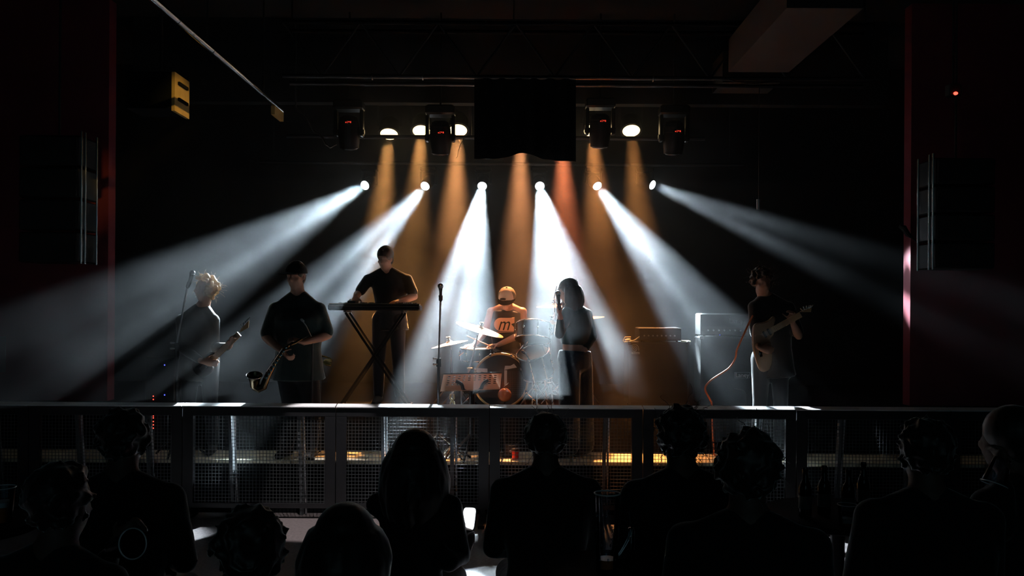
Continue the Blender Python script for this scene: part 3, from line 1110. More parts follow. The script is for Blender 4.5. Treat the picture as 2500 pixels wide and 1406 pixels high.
# 1 blond curly singer with a guitar at the left microphone
d = 8.55
loc = V((W(490, 757, d).x, d, SZ))
q = lambda x, y, dy=0: W(x, y, d + dy) - loc
p1 = person('person', 'curly blond guitarist in a grey jacket singing into the microphone', loc, 0.0, 1.80,
            dict(hed=q(500, 706, 0), nck=q(494, 752, .03), chs=q(485, 810, 0), wst=q(480, 868, 0), pel=q(478, 905, .02), sl=q(444, 782, .05), sr=q(521, 782, -.02),
                 el=q(447, 850, -.06), er=q(524, 848, -.02), wl=q(492, 882, -.27), wr=q(561, 846, -.26)),
            (-.75, -.05, 0), dict(l=((.95, .02, -.15), (0, 1, .1), .5), r=((.35, -.25, .8), (.7, -.5, -.4), 1.0)), JACKET, 1.85, JEANB, SKIN, wide=1.0)
hair_curly(p1, HAIRL, 3, .115, 170, (.012, .028), .35, None, 90)

# 2 big man with a cap and a saxophone
d = 8.4
loc = V((W(730, 757, d).x, d, SZ))
q = lambda x, y, dy=0: W(x, y, d + dy) - loc
p2 = person('person', 'big man in a dark cap and dark shirt playing a saxophone', loc, -.15, 1.92,
            dict(hed=q(722, 675, 0), nck=q(728, 722, .04), chs=q(730, 780, .02), wst=q(728, 850, .02), pel=q(728, 905, .03), sl=q(674, 756, .02), sr=q(778, 757, .04),
                 el=q(648, 822, -.06), er=q(802, 818, .02), wl=q(690, 858, -.24), wr=q(742, 836, -.24),
                 hl=q(706, 915, .02), hr=q(748, 915, .02), kl=q(716, 1010, -.01), kr=q(762, 1010, .0)),
            (-.25, .12, 0), dict(l=((.5, -.4, -.4), (.8, .2, .4), .9), r=((-.75, -.3, .25), (.2, .4, -.8), .9)), TEEG, .92, JEANB, SKIN2, wide=1.28, leg=1.18)
hair_short(p2, HAIRD, 5, .012)
cap_on(p2, NIGHT, NIGHT, -.5, -.10)

# 3 keyboard player
d = 9.45
loc = V((W(950, 757, d).x, d, RZ))
q = lambda x, y, dy=0: W(x, y, d + dy) - loc
p3 = person('person', 'short-haired man in a black tee playing the keyboard', loc, -.05, 1.78,
            dict(hed=q(940, 632, -.04), nck=q(945, 664, .0), chs=q(952, 706, .02), wst=q(955, 755, .03), pel=q(955, 790, .03), sl=q(899, 683, .0), sr=q(994, 683, .02),
                 el=q(874, 718, -.03), er=q(1012, 724, -.03), wl=q(868, 722, -.24), wr=q(972, 735, -.22)),
            (-.35, .22, 0), dict(l=((.1, -.8, -.6), (0, -.5, -1), .55), r=((-.35, -.8, -.12), (0, -.2, -1), .4)), TEE, .78, JEANB, SKIN, vox=.009)
hair_short(p3, HAIRB, 8, .014, 40)

# 4 drummer
d = 9.75
loc = V((W(1237, 757, d).x, d, RZ))
q = lambda x, y, dy=0: W(x, y, d + dy) - loc
p4 = person('person', 'drummer bowing his head in a pale capped hat and black printed vest', loc, 0.0, 1.78,
            dict(hed=q(1238, 732, -.12), nck=q(1238, 752, .0), chs=q(1235, 795, -.02), wst=q(1236, 838, .02), pel=q(1237, 862, .06), sl=q(1200, 762, .0), sr=q(1275, 762, .0),
                 el=q(1184, 812, -.06), er=q(1281, 812, -.08), wl=q(1158, 842, -.34), wr=q(1216, 842, -.36),
                 hl=q(1218, 868, .04), hr=q(1256, 868, .04), kl=q(1195, 880, -.36), kr=q(1275, 880, -.36), al=V((q(1198, 952, -.3).x, -.30, .087)), ar=V((q(1272, 952, -.3).x, -.30, .087))),
            (-.12, .42, 0), dict(l=((-.75, -.5, -.12), (0, .1, -1), .6, 1), r=((-.85, -.5, -.05), (.0, -.1, -1), .6, 1)), TEE, .5, JEANB, SKIN, vox=.008, tank=True, wide=.98)
cr, P = cap_on(p4, mat('cap_cloth', (.10, .08, .035), .8, var=.1), MATTE, -.03, .0, BEIGE, 1.12)
em = MB()
for e in range(20):
    pass
lg = MB().prism([P(-.022 + .019 * math.cos(a) * 1.55, -.108, .056 + .011 * math.sin(a)) for a in [2 * PI * j / 18 for j in range(18)]], (P(0, -.112, .056) - P(0, -.104, .056)))
lg.build('emblem', MATTE, cr, label='dark oval emblem')
MB().prism([P(-.022 + .012 * math.cos(a) * 1.6, -.1125, .058 + .0035 * math.sin(a)) for a in [2 * PI * j / 14 for j in range(14)]], (P(0, -.1135, .056) - P(0, -.1125, .056))).build('emblem_stripe', BEIGE, cr)
# the print on the vest
D, M_, k_ = t_D[p4.name]
yf = D['chs'].y - .172
o_ = W(1232, 792, yf)
sc_ = yf / F
pts = []
for i in range(15):
    a = PI / 2 + PI * i / 14
    pts.append(V((o_.x + (-10 + 16 * math.cos(a)) * sc_, yf, o_.z + 16 * math.sin(a) * sc_)))
pts += [V((o_.x + x * sc_, yf, o_.z + y * sc_)) for x, y in ((23, -16), (23, -7), (16, 1), (24, 4), (24, 17), (12, 16))]
sh4 = [c_ for c_ in p4.children if c_.name.startswith('shirt')][0]
MB().prism(pts, (0, .06, 0)).build('print_patch', ORANGEP, sh4, False, label='orange print on the vest')
text('print_letter', 'm', (o_.x - 3 * sc_, yf - .002, o_.z), 46 * sc_, MATTE, sh4, .002, .35, sx=.82)
MB().bar((o_.x - 18 * sc_, yf + .01, o_.z - 19 * sc_), (o_.x + 22 * sc_, yf + .01, o_.z - 17.5 * sc_), .02, 1.5 * sc_, (0, 0, 1)).build('print_line', ORANGEP, sh4, False)

# 5 long-haired singer
d = 8.5
loc = V((W(1405, 757, d).x, d, SZ))
q = lambda x, y, dy=0: W(x, y, d + dy) - loc
p5 = person('person', 'long-haired woman in a cropped top and wide dark trousers', loc, -.85, 1.74,
            dict(hed=q(1386, 711, 0), nck=q(1394, 747, .03), chs=q(1408, 795, .04), wst=q(1404, 842, .02), pel=q(1404, 882, .03), sl=q(1385, 764, -.10), sr=q(1432, 768, .12),
                 el=q(1366, 815, -.20), er=q(1447, 822, .08), wl=q(1368, 772, -.28), wr=q(1425, 858, -.06),
                 hl=q(1390, 892, -.06), hr=q(1420, 892, .08), kl=q(1390, 990, -.06), kr=q(1424, 990, .08), al=V((q(1388, 1082).x, -.02, .087)), ar=V((q(1428, 1082).x, .10, .087))),
            (-1.5, .30, 0), dict(l=((-.25, -.2, 1), (.5, -.3, .2), 1.0), r=((-.8, -.4, -.2), (0, .6, -.5), .6)), TEEG, 1.75, DENIM, SKIN, hem=1, leg=1.15, flare=.05)
hair_long(p5, HAIRB, 11, .25, 1, 60, front=3)

# 6 curly guitarist on the right
d = 8.75
loc = V((W(1880, 757, d).x, d, SZ))
q = lambda x, y, dy=0: W(x, y, d + dy) - loc
p6 = person('person', 'dark curly-haired guitarist in black holding a pale electric guitar', loc, .15, 1.86,
            dict(hed=q(1862, 690, 0), nck=q(1870, 728, .03), chs=q(1882, 785, .02), wst=q(1890, 850, .02), pel=q(1892, 900, .03), sl=q(1842, 750, .0), sr=q(1925, 752, .03),
                 el=q(1846, 822, -.08), er=q(1950, 820, -.10), wl=q(1852, 848, -.37), wr=q(1936, 790, -.36)),
            (.1, .18, 0), dict(l=((.9, 0, -.25), (0, 1, 0), .5), r=((-.1, -.2, .9), (-.7, -.6, 0), 1.0)), TEE, .9, JEANB, SKIN2, wide=1.05)
hair_curly(p6, HAIRD, 21, .116, 260, (.010, .020), .15, None, 100, .12)

# ------------------------------------------------------------------ band gear


def mic_stand(label, foot, clutch, tip, z0, boom=False, tilt=(0, 0, 1)):
    foot, clutch, tip = V(foot), V(clutch), V(tip)
    t = thing('microphone_stand', label, 'microphone stand', foot)
    MB().cyl(foot + V((0, 0, .22)), clutch, .014).build('pole', BLACKM, t)
    MB().cyl(clutch - V((0, 0, .06)), clutch + V((0, 0, .02)), .024).build('clutch', BLACKM, t)
    d = (tip - clutch).normalized()
    MB().cyl(clutch, tip - d * .05, .009).build('upper_pole', STEEL, t)
    for k in range(3):
        a = .5 + k * 2 * PI / 3
        MB().cap(foot + V((0, 0, .24)), foot + V((math.cos(a) * .28, math.sin(a) * .2, .012)), .011, .011).build('leg', BLACKM, t)
    for i, z in enumerate((.02, -.035)):
        MB().cap(clutch + V((-.045, -.02, z)), clutch + V((-.015, -.02, z)), .012, .008).build('knob', STEEL, t)
    return t, d


def microphone(label, at, d):
    """handheld microphone with a ball grille; at: the holder end, d: towards the ball"""
    at, d = V(at), V(d).normalized()
    t = thing('microphone', label, 'microphone', at)
    MB().lathe(at, d, [(0, .010), (.02, .012), (.11, .016), (.135, .020), (.14, .022)], 16).build('body', BLACKM, t)
    MB().ell(at + d * .160, .026, None, 16, 12).build('grille', STEEL, t)
    MB().torus(at + d * .150, d, .026, .003, 18, 6).build('band', CHROME, t)
    MB().lathe(at + d * .012, d, [(0, .018), (.05, .020)], 14).build('clip', BLACK, t)
    return t


d = 8.4
ft = W(1070, 990, d)
ft.z = SZ
top = W(1076, 722, d)
mic_stand('straight black microphone stand with nobody at it beside the music stand', ft, W(1071, 880, d), top, SZ)
microphone('microphone on the free stand beside the music stand', W(1076, 736, d), (.01, -.35, 1))
ft = W(432, 990, d)
ft.z = SZ
mic_stand('slanted microphone stand in front of the curly blond guitarist', ft, W(431, 842, d), W(459, 692, d), SZ)
microphone('shiny microphone before the mouth of the blond guitarist', W(457, 704, d), (.28, .15, 1))
# little microphone in the hand of the long-haired singer
D5 = t_D[p5.name][0]
microphone('microphone held up by the long-haired woman', D5['wl'] + V((-.01, -.05, .06)), (-.1, .1, 1))

def smooth2(pp):
    return [(p.x, p.y) for p in smooth_path([V((x, y, 0)) for x, y in pp], 4)]


# music stand
d = 8.32
t = thing('music_stand', 'orange lit perforated music stand seen from behind', 'music stand', V((W(1152, 990, d).x, d, SZ)))
c0, c1, c2, c3 = W(1083, 913, d + .08), W(1225, 910, d + .08), W(1221, 948, d - .02), W(1075, 954, d - .02)
holes = []
dk = MB()
DESK = mat('desk_sheet', (.92, .58, .42), .5, var=.06, transl=.12)  # the orange light on the desk is put into its colour
nx, ny = 10, 5


def bil(u, v):
    return (c0 * (1 - u) + c1 * u) * (1 - v) + (c3 * (1 - u) + c2 * u) * v


us = [0]
for i in range(nx):
    u0 = .06 + .88 * (i + .5) / nx
    us += [u0 - .022, u0 + .022]
us.append(1)
vs_l = [0]
for j in range(ny):
    v0 = .10 + .62 * (j + .5) / ny
    vs_l += [v0 - .028, v0 + .028]
vs_l.append(1)
nrm = (c1 - c0).cross(c3 - c0).normalized() * .0012
for a in range(len(us) - 1):
    for b in range(len(vs_l) - 1):
        hole = a % 2 == 1 and b % 2 == 1 and (a // 2 in (0, 1, 2, 8, 9, 7) or b < 7)
        if hole:
            continue
        p = [bil(us[a], vs_l[b]), bil(us[a + 1], vs_l[b]), bil(us[a + 1], vs_l[b + 1]), bil(us[a], vs_l[b + 1])]
        dk.add(p, [(0, 1, 2, 3)])
desk = dk.build('desk', DESK, t, False, label='perforated orange lit desk')
MB().bar(c0 + V((0, -.004, .002)), c1 + V((0, -.004, .002)), .008, .010).build('top_edge', BLACKM, t)
MB().bar(c3 + V((0, -.012, -.004)), c2 + V((0, -.012, -.004)), .03, .005).build('lip', DESK, t)
jn = W(1152, 962, d - .02)
for xs_ in (((1113, 930), (1127, 938), (1133, 953), (1152, 960)), ((1192, 928), (1180, 936), (1172, 952), (1152, 960))):
    MB().tube([W(x, y, d - .05 + .03 * (y - 928) / 32) for x, y in smooth2(xs_)], .017).build('bracket', BLACKM, t)
MB().cyl(jn + V((0, 0, .03)), V((jn.x, jn.y, SZ + .2)), .028, .03).build('pole', BLACKM, t)
for k in range(3):
    a = .3 + k * 2 * PI / 3
    MB().cap(V((jn.x, jn.y, SZ + .26)), V((jn.x + math.cos(a) * .3, jn.y + math.sin(a) * .18, SZ + .012)), .012).build('leg', BLACKM, t)

# instrument stand with a pale yoke and a ball on a rod
d = 8.35
PALE = mat('pale_yoke', (.80, .74, .48), .5, var=.05)
t = thing('guitar_stand', 'empty guitar stand with a pale yellow forked yoke', 'guitar stand', V((W(1104, 990, d).x, d, SZ)))
for k in (-1, 1):
    MB().tube([W(1104 + k * 4, 962, d), W(1104 + k * 5, 972, d), W(1104 - k * 4, 983, d), W(1104 - k * 5, 992, d)], .010, 6).build('fork_arm', PALE, t)
MB().cyl(W(1104, 990, d), V((W(1104, 990, d).x, d, SZ + .1)), .014).build('pole', BLACK, t)
for k in range(3):
    a = .2 + k * 2 * PI / 3
    MB().cap(V((W(1104, 990, d).x, d, SZ + .13)), V((W(1104, 990, d).x + math.cos(a) * .18, d + math.sin(a) * .14, SZ + .012)), .011).build('leg', BLACK, t)
d = 8.55
bc = W(1232, 964, d)
t = thing('globe', 'round smoky globe with a glowing orange underside beside the music stand', 'globe', V((bc.x, d, SZ)))
MB().ell(bc, W(1249, 964, d).x - bc.x, None, 26, 18).build('ball', mat('smoky_orange', (.45, .16, .08), .25, var=.4, scale=5, coat=.5), t)
MB().tube([bc + V((-.005, 0, .06)), bc + V((.0, 0, .085)), bc + V((.025, 0, .10)), bc + V((.04, 0, .12))], .007).build('hook', STEEL, t)
MB().cyl(bc - V((0, 0, .06)), V((bc.x, d, SZ + .02)), .010).build('rod', BLACK, t)
MB().lathe(V((bc.x, d, SZ)), (0, 0, 1), [(0, .12), (.012, .12), (.02, .04)], 20).build('base', BLACK, t)

# drum kit
KH = mat('drum_wrap', (.010, .010, .012), .4)


def drum(name, label, c, ax, r, h, head_m=None, group=None, lugs=8, bottom=True):
    """c: middle of the top head, ax: upwards"""
    c, ax = V(c), V(ax).normalized()
    t = thing(name, label, 'drum', c - ax * h)
    MB().lathe(c - ax * h, ax, [(0, r), (h, r)], 32).build('shell', KH, t)
    for q in (0, h):
        MB().torus(c - ax * q, ax, r + .006, .008, 32).build('rim', CHROME, t)
    MB().lathe(c - ax * .004, ax, [(0, r * .99), (.004, r * .98)], 32).build('drum_head', head_m or mat('coated_head', (.80, .72, .62), .6, var=.05), t)
    u, v = frame_of(ax)
    for k in range(lugs):
        a = 2 * PI * k / lugs + .2
        p = c + (u * math.cos(a) + v * math.sin(a)) * (r + .012)
        MB().cyl(p, p - ax * h, .0035, None, 6).build('tension_rod', CHROME, t)
        MB().ell(p - ax * h * .45, (.012, .012, .02), None, 8, 6).build('lug', CHROME, t)
    return t


def rod_stand(t, base, top, spread=.24, m=None, legs=True):
    base, top = V(base), V(top)
    MB().cyl(base + V((0, 0, .10)), top, .009).build('rod', m or STEEL, t)
    MB().cyl(base + V((0, 0, .22)), base.lerp(top, .55), .014).build('tube', m or STEEL, t)
    MB().cap(base.lerp(top, .55) + V((-.03, -.01, 0)), base.lerp(top, .55) + V((.02, -.01, 0)), .010).build('wing_nut', CHROME, t)
    if legs:
        for k in range(3):
            a = .6 + k * 2 * PI / 3
            MB().cap(base + V((0, 0, .28)), base + V((math.cos(a) * spread, math.sin(a) * spread, .012)), .009).build('leg', m or STEEL, t)


def cymbal(label, c, ax, r, base):
    c, ax = V(c), V(ax).normalized()
    t = thing('cymbal', label, 'cymbal', V(base))
    MB().lathe(c, ax, [(-.0, r), (.002, r), (.012, r * .7), (.022, r * .3), (.024, r * .2), (.036, r * .15), (.043, r * .05)], 40, False).build('plate', CYMBAL, t)
    MB().lathe(c + ax * .045, ax, [(0, .018), (.012, .018), (.016, .008), (.035, .008)], 12).build('felt', RUBBER, t)
    MB().cap(c + ax * .082 + V((-.02, 0, 0)), c + ax * .082 + V((.02, 0, 0)), .006).build('wing_nut', CHROME, t)
    MB().cyl(c - ax * .08, c + ax * .08, .005).build('tilter', CHROME, t)
    rod_stand(t, base, c - ax * .06)
    return t


def R_at(px, d):
    return V((W(px, 900, d).x, d, RZ))


# bass drum
d = 9.02
cb_ = W(1222, 932, d)
r_ = .278
cb_.z = RZ + r_ + .02
t = thing('bass_drum', 'big black bass drum standing upright with pale marks on its front', 'drum', V((cb_.x, d + .2, RZ)))
MB().lathe(cb_, (0, 1, 0), [(0.02, r_), (.40, r_)], 44).build('shell', KH, t)
MB().torus(cb_ + V((0, .02, 0)), (0, 1, 0), r_ + .004, .014, 44).build('hoop', mat('hoop_gold', (.5, .38, .2), .3, .5), t)
MB().torus(cb_ + V((0, .40, 0)), (0, 1, 0), r_ + .004, .014, 44).build('hoop', KH, t)
MB().lathe(cb_, (0, 1, 0), [(.012, r_ * .985), (.016, r_ * .985)], 44).build('front_head', mat('smoked_head', (.03, .034, .038), .22, var=.3, coat=.3), t)
for k in range(8):
    a = PI / 8 + 2 * PI * k / 8
    p = cb_ + V((math.cos(a) * (r_ + .012), 0, math.sin(a) * (r_ + .012)))
    MB().bevbox((p.x - .012, p.y - .012, p.z - .012), (p.x + .012, p.y + .06, p.z + .012), .003).build('claw', CHROME, t)
    MB().cyl(p + V((0, .06, 0)), p + V((0, .36, 0)), .004).build('tension_rod', CHROME, t)
PALEMARK = mat('pale_mark', (.42, .46, .50), .35, var=.2, scale=30)  # pale grey marks set on the front head
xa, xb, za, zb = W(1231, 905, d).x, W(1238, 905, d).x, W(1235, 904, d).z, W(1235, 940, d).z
MB().box((xa, d + .006, zb), (xb, d + .0125, za)).build('pale_strip', PALEMARK, t, False, label='pale upright strip')
MB().prism([W(1231, 903, d + .006), W(1262, 897, d + .006), W(1255, 888, d + .006), W(1246, 893, d + .006), W(1233, 893, d + .006)], (0, .006, 0)).build('pale_strip', PALEMARK, t, False, label='pale strip across the top')
MB().prism([W(1158, 898, d + .006), W(1190, 900, d + .006), W(1190, 910, d + .006), W(1176, 908, d + .006), W(1168, 911, d + .006), W(1160, 906, d + .006)], (0, .006, 0)).build('pale_strip', PALEMARK, t, False, label='pale patch')
gm = MB()
for i in range(9):
    gm.bar(W(1242 + i * 4.4, 908, d + .008), W(1242 + i * 4.4, 968, d + .008), .0022, .003, (0, 1, 0))
for i in range(12):
    gm.bar(W(1241, 908 + i * 5, d + .008), W(1279, 908 + i * 5, d + .008), .0022, .003, (0, 1, 0))
gm.build('mesh_port', mat('port_mesh', (.07, .08, .09), .4), t, False, kind='stuff', label='black mesh over the port')
for k in (-1, 1):
    MB().cap(cb_ + V((k * r_ * .85, .2, -r_ * .4)), V((cb_.x + k * (r_ + .16), d + .02, RZ + .012)), .009).build('spur', CHROME, t)
# toms, snare, floor tom
drum('rack_tom', 'black rack tom hanging over the bass drum before the chest of the drummer', W(1304, 792, 9.25), (.06, .30, .95), .185, .17)
tt = [o for o in COL.objects if o.name.startswith('rack_tom')][0]
MB().cyl(W(1290, 830, 9.3), V((W(1262, 880, 9.3).x, 9.3, RZ + .56)), .014).build('mount', CHROME, tt)
drum('snare_drum', 'shallow snare drum under the hands of the drummer', W(1164, 850, 9.36), (0, -.04, 1), .175, .13)
sn = [o for o in COL.objects if o.name.startswith('snare_drum')][0]
for k in range(3):
    a = .4 + k * 2.09
    b_ = R_at(1164, 9.36)
    MB().cap(V((b_.x, b_.y, RZ + .22)), V((b_.x + math.cos(a) * .2, b_.y + math.sin(a) * .2, RZ + .012)), .009).build('leg', STEEL, sn)
MB().cyl(V((b_.x, b_.y, RZ + .12)), V((b_.x, b_.y, W(1164, 876, 9.36).z)), .012).build('stand_tube', STEEL, sn)
ftm = drum('floor_tom', 'tilted floor tom with an orange lit head and a small microphone clipped on', W(1301, 860, 8.98), (-.22, -.42, .88), .165, .26, mat('amber_lit_head', (1.0, .60, .32), .55, var=.05))  # amber light is put into the colour of this head
for k in range(3):
    a = .5 + k * 2.09
    p = W(1301, 884, 9.1) + V((math.cos(a) * .19, math.sin(a) * .17, 0))
    MB().cap(p, V((p.x, p.y + .02, RZ + .012)), .007).build('leg', CHROME, ftm)
cm = thing('clip_microphone', 'small black clip microphone over the orange lit drum head', 'microphone', W(1284, 868, 8.96))
MB().cap(W(1276, 858, 8.84), W(1282, 862, 8.84), .016).build('capsule', BLACK, cm)
MB().tube([W(1281, 861, 8.84), W(1286, 868, 8.83), W(1290, 874, 8.83), W(1292, 884, 8.86)], .007).build('gooseneck', BLACK, cm)
MB().bevbox((W(1290, 880, 8.84).x - .015, 8.83, W(1290, 880, 8.84).z - .03), (W(1290, 880, 8.84).x + .02, 8.89, W(1290, 880, 8.84).z + .012), .004).build('clamp', BLACK, cm)
th = thing('drum_throne', 'round black drum stool under the drummer', 'stool', R_at(1237, 9.82))
zz = W(1237, 874, 9.8).z
MB().lathe(V((W(1237, 880, 9.82).x, 9.82, zz - .09)), (0, 0, 1), [(0, .12), (.01, .17), (.06, .175), (.085, .15), (.09, .05)], 24).build('seat', TOLEX, th)
MB().cyl(V((W(1237, 880, 9.82).x, 9.82, RZ + .1)), V((W(1237, 880, 9.82).x, 9.82, zz - .08)), .018).build('post', CHROME, th)
for k in range(3):
    a = .9 + k * 2.09
    b_ = R_at(1237, 9.82)
    MB().cap(V((b_.x, b_.y, RZ + .22)), V((b_.x + math.cos(a) * .24, b_.y + math.sin(a) * .24, RZ + .012)), .010).build('leg', CHROME, th)
cymbal('big pink lit cymbal tilted in front of the shoulder of the drummer', W(1171, 805, 9.1), (.30, -.10, .95), .262, R_at(1126, 9.04))
cymbal('cymbal seen edge on behind the free microphone stand', W(1098, 841, 9.25), (-.22, -.02, 1), .20, R_at(1105, 9.25))
cymbal('upper cymbal half hidden by the hair of the long-haired woman', W(1352, 749, 9.5), (-.03, -.05, 1), .19, R_at(1330, 9.52))
cymbal('cymbal peeping out behind the back of the long-haired woman', W(1418, 779, 9.45), (-.10, -.03, 1), .26, R_at(1420, 9.47))
cymbal('small cymbal above the black rack tom', W(1347, 790, 9.3), (.02, -.05, 1), .11, R_at(1345, 9.32))
# bright straight stand right of the bass drum
t = thing('hardware_stand', 'thin bright stand with a round white cap beside the bass drum', 'stand', R_at(1308, 8.98))
MB().lathe(W(1308, 908, 8.98), (0, 0, 1), [(0, .012), (.004, .016), (.012, .014), (.016, .005)], 16).build('cap', WHITE, t)
rod_stand(t, R_at(1308, 8.98), W(1308, 909, 8.98), .2, CHROME)
t = thing('hardware_stand', 'chrome hardware stand with lever arms between floor tom and singer', 'stand', R_at(1345, 9.0))
rod_stand(t, R_at(1345, 9.0), W(1341, 880, 9.0), .22, CHROME)
for (a, b) in (((1335, 928), (1348, 922)), ((1342, 962), (1362, 942)), ((1340, 960), (1366, 966)), ((1322, 985), (1338, 968))):
    MB().cap(W(*a, 8.98), W(*b, 8.98), .008).build('lever', CHROME, t)
# sticks
Dd = t_D[p4.name][0]
for a, b, lb in (((1208, 850), (1141, 820), 'drumstick over the snare drum'), ((1150, 846), (1122, 868), 'drumstick tipping down from the far hand')):
    t = MB().cap(W(*a, 9.33), W(*b, 9.22), .008, .005).build('drumstick', mat('stick_wood', (.75, .45, .28), .5, var=.1), None, piv=W(*a, 9.33))
    tag(t, lb, 'drumstick')

# keyboard on a stand
d0 = 8.98
ka, kb = W(800, 741, d0), W(1024, 745, d0)
kz = ka.z
t = thing('keyboard', 'long electronic keyboard whose edge gleams gold before the short-haired man', 'keyboard', V((ka.x * .5 + kb.x * .5, d0 + .15, kz - .07)))
MB().bevbox((ka.x, d0, kz - .07), (kb.x, d0 + .32, kz - .005), .012).build('case', MATTE, t)
MB().prism([(ka.x + .01, d0 - .004, kz - .026), (ka.x + .01, d0 + .022, kz + .004), (ka.x + .01, d0 + .09, kz + .004), (ka.x + .01, d0 + .09, kz - .026)], (kb.x - ka.x - .012, 0, 0)).build('back_edge', mat('brushed_edge', (.70, .58, .40), .3, .6, var=.1), t, False)
n = 36
kw = (kb.x - ka.x - .12) / n
for i in range(n):
    x = ka.x + .06 + i * kw
    MB().box((x + .0008, d0 + .16, kz - .006), (x + kw - .0008, d0 + .31, kz + .008)).build('white_key', WHITE, t, False)
    if i % 7 in (0, 1, 3, 4, 5):
        MB().box((x + kw * .68, d0 + .16, kz + .007), (x + kw * 1.28, d0 + .25, kz + .016)).build('black_key', BLACK, t, False)
ks = thing('keyboard_stand', 'black crossed stand under the keyboard', 'stand', V((ka.x * .5 + kb.x * .5, d0 + .16, RZ)))
xm = ka.x * .5 + kb.x * .5
for dy in (.04, .28):
    for k in (-1, 1):
        MB().bar((xm - k * .36, d0 + dy, RZ + .02), (xm + k * .30, d0 + dy, kz - .095), .022, .022).build('leg', MATTE, ks)
for k in (-1, 1):
    MB().bar((xm + k * .36, d0 - .03, RZ + .015), (xm + k * .36, d0 + .40, RZ + .015), .03, .03).build('foot', BLACKM, ks)
    MB().bar((xm + k * .30, d0 - .0, kz - .08), (xm + k * .30, d0 + .32, kz - .08), .03, .02).build('top_bar', BLACKM, ks)
p = W(857, 741, d0 + .05)
t = thing('control_box', 'small dark box standing on the keyboard', 'box', V((p.x, d0 + .06, kz + .004)))
MB().bevbox((p.x - .038, d0 + .03, kz + .004), (p.x + .038, d0 + .10, kz + .032), .006).build('case', BLACK, t)
MB().cap((p.x - .01, d0 + .06, kz + .03), (p.x - .01, d0 + .06, kz + .042), .008).build('knob', STEEL, t)

# brass bell on a bracket beside the capped man
d = 8.6
t = thing('cowbell', 'small golden bell on a bracket beside the capped man', 'bell', V((W(800, 880, d).x, d, SZ)))
MB().lathe(W(790, 883, d), (1, .15, -.18), [(0, .018), (.02, .032), (.08, .038), (.082, .034)], 18).build('bell', BRASS, t)
MB().tube([W(780, 868, d), W(795, 871, d), W(808, 876, d), W(808, 882, d)], .008).build('bracket', BRASS, t)
MB().cyl(W(782, 868, d), V((W(782, 868, d).x, d, SZ + .02)), .010).build('rod', BLACK, t)
MB().lathe(V((W(782, 868, d).x, d, SZ)), (0, 0, 1), [(0, .13), (.012, .13), (.02, .03)], 20).build('base', BLACK, t)

# saxophone of the capped man
d = 8.1
t = thing('saxophone', 'dark saxophone with glints hanging before the capped man', 'saxophone', W(652, 905, d))
SAXM = mat('sax_lacquer', (.13, .10, .06), .25, 1.0, var=.2)
MB().tube([W(738, 826, d), W(722, 836, d), W(706, 842, d)], [.010, .012, .014], 10).build('neck', SAXM, t)
MB().tube([W(706, 842, d), W(690, 858, d), W(672, 882, d), W(656, 912, d), W(648, 930, d)], [.014, .018, .024, .030, .033], 12).build('body_tube', SAXM, t)
MB().tube([W(648, 930, d), W(643, 944, d), W(632, 949, d), W(622, 943, d)], [.033, .036, .038, .040], 12).build('bow', SAXM, t)
MB().lathe(W(622, 944, d), (.10, -.42, 1), [(0, .040), (.05, .046), (.09, .056), (.115, .072), (.122, .076)], 28, False).build('bell', SAXM, t)
MB().torus(W(622, 944, d) + V((.10, -.42, 1)).normalized() * .122, (.10, -.42, 1), .076, .004, 28, 6).build('bell_rim', CHROME, t)
for i in range(9):
    f = i / 8
    p = W(700 - 48 * f, 848 + 72 * f, d) + V((.0, -.03, .0))
    MB().lathe(p, (0, -1, .2), [(0, .012 + .006 * f), (.008, .013 + .006 * f), (.010, .004)], 12).build('key', CHROME, t)
MB().cap(W(692, 850, d) + V((0, -.04, 0)), W(655, 905, d) + V((0, -.05, 0)), .003).build('key_rod', CHROME, t)
MB().cap(W(739, 826, d), W(748, 822, d), .009, .006).build('mouthpiece', RUBBER, t)
mt = thing('saxophone_microphone', 'thin boom microphone in front of the chest of the capped man', 'microphone', V((W(762, 990, 8.12).x, 8.12, SZ)))
mt.location.y = 8.24
MB().tube([W(738, 782, 8.24), W(748, 797, 8.24), W(755, 812, 8.24), W(763, 828, 8.24)], .006).build('boom', STEEL, mt)
MB().cap(W(736, 780, 8.24), W(740, 784, 8.24), .012).build('capsule', STEEL, mt)
MB().cyl(W(763, 828, 8.24), V((W(763, 828, 8.24).x, 8.24, SZ + .02)), .009).build('pole', BLACK, mt)
MB().lathe(V((W(763, 828, 8.24).x, 8.24, SZ)), (0, 0, 1), [(0, .03), (.012, .03), (.02, .01)], 16).build('base', BLACK, mt)


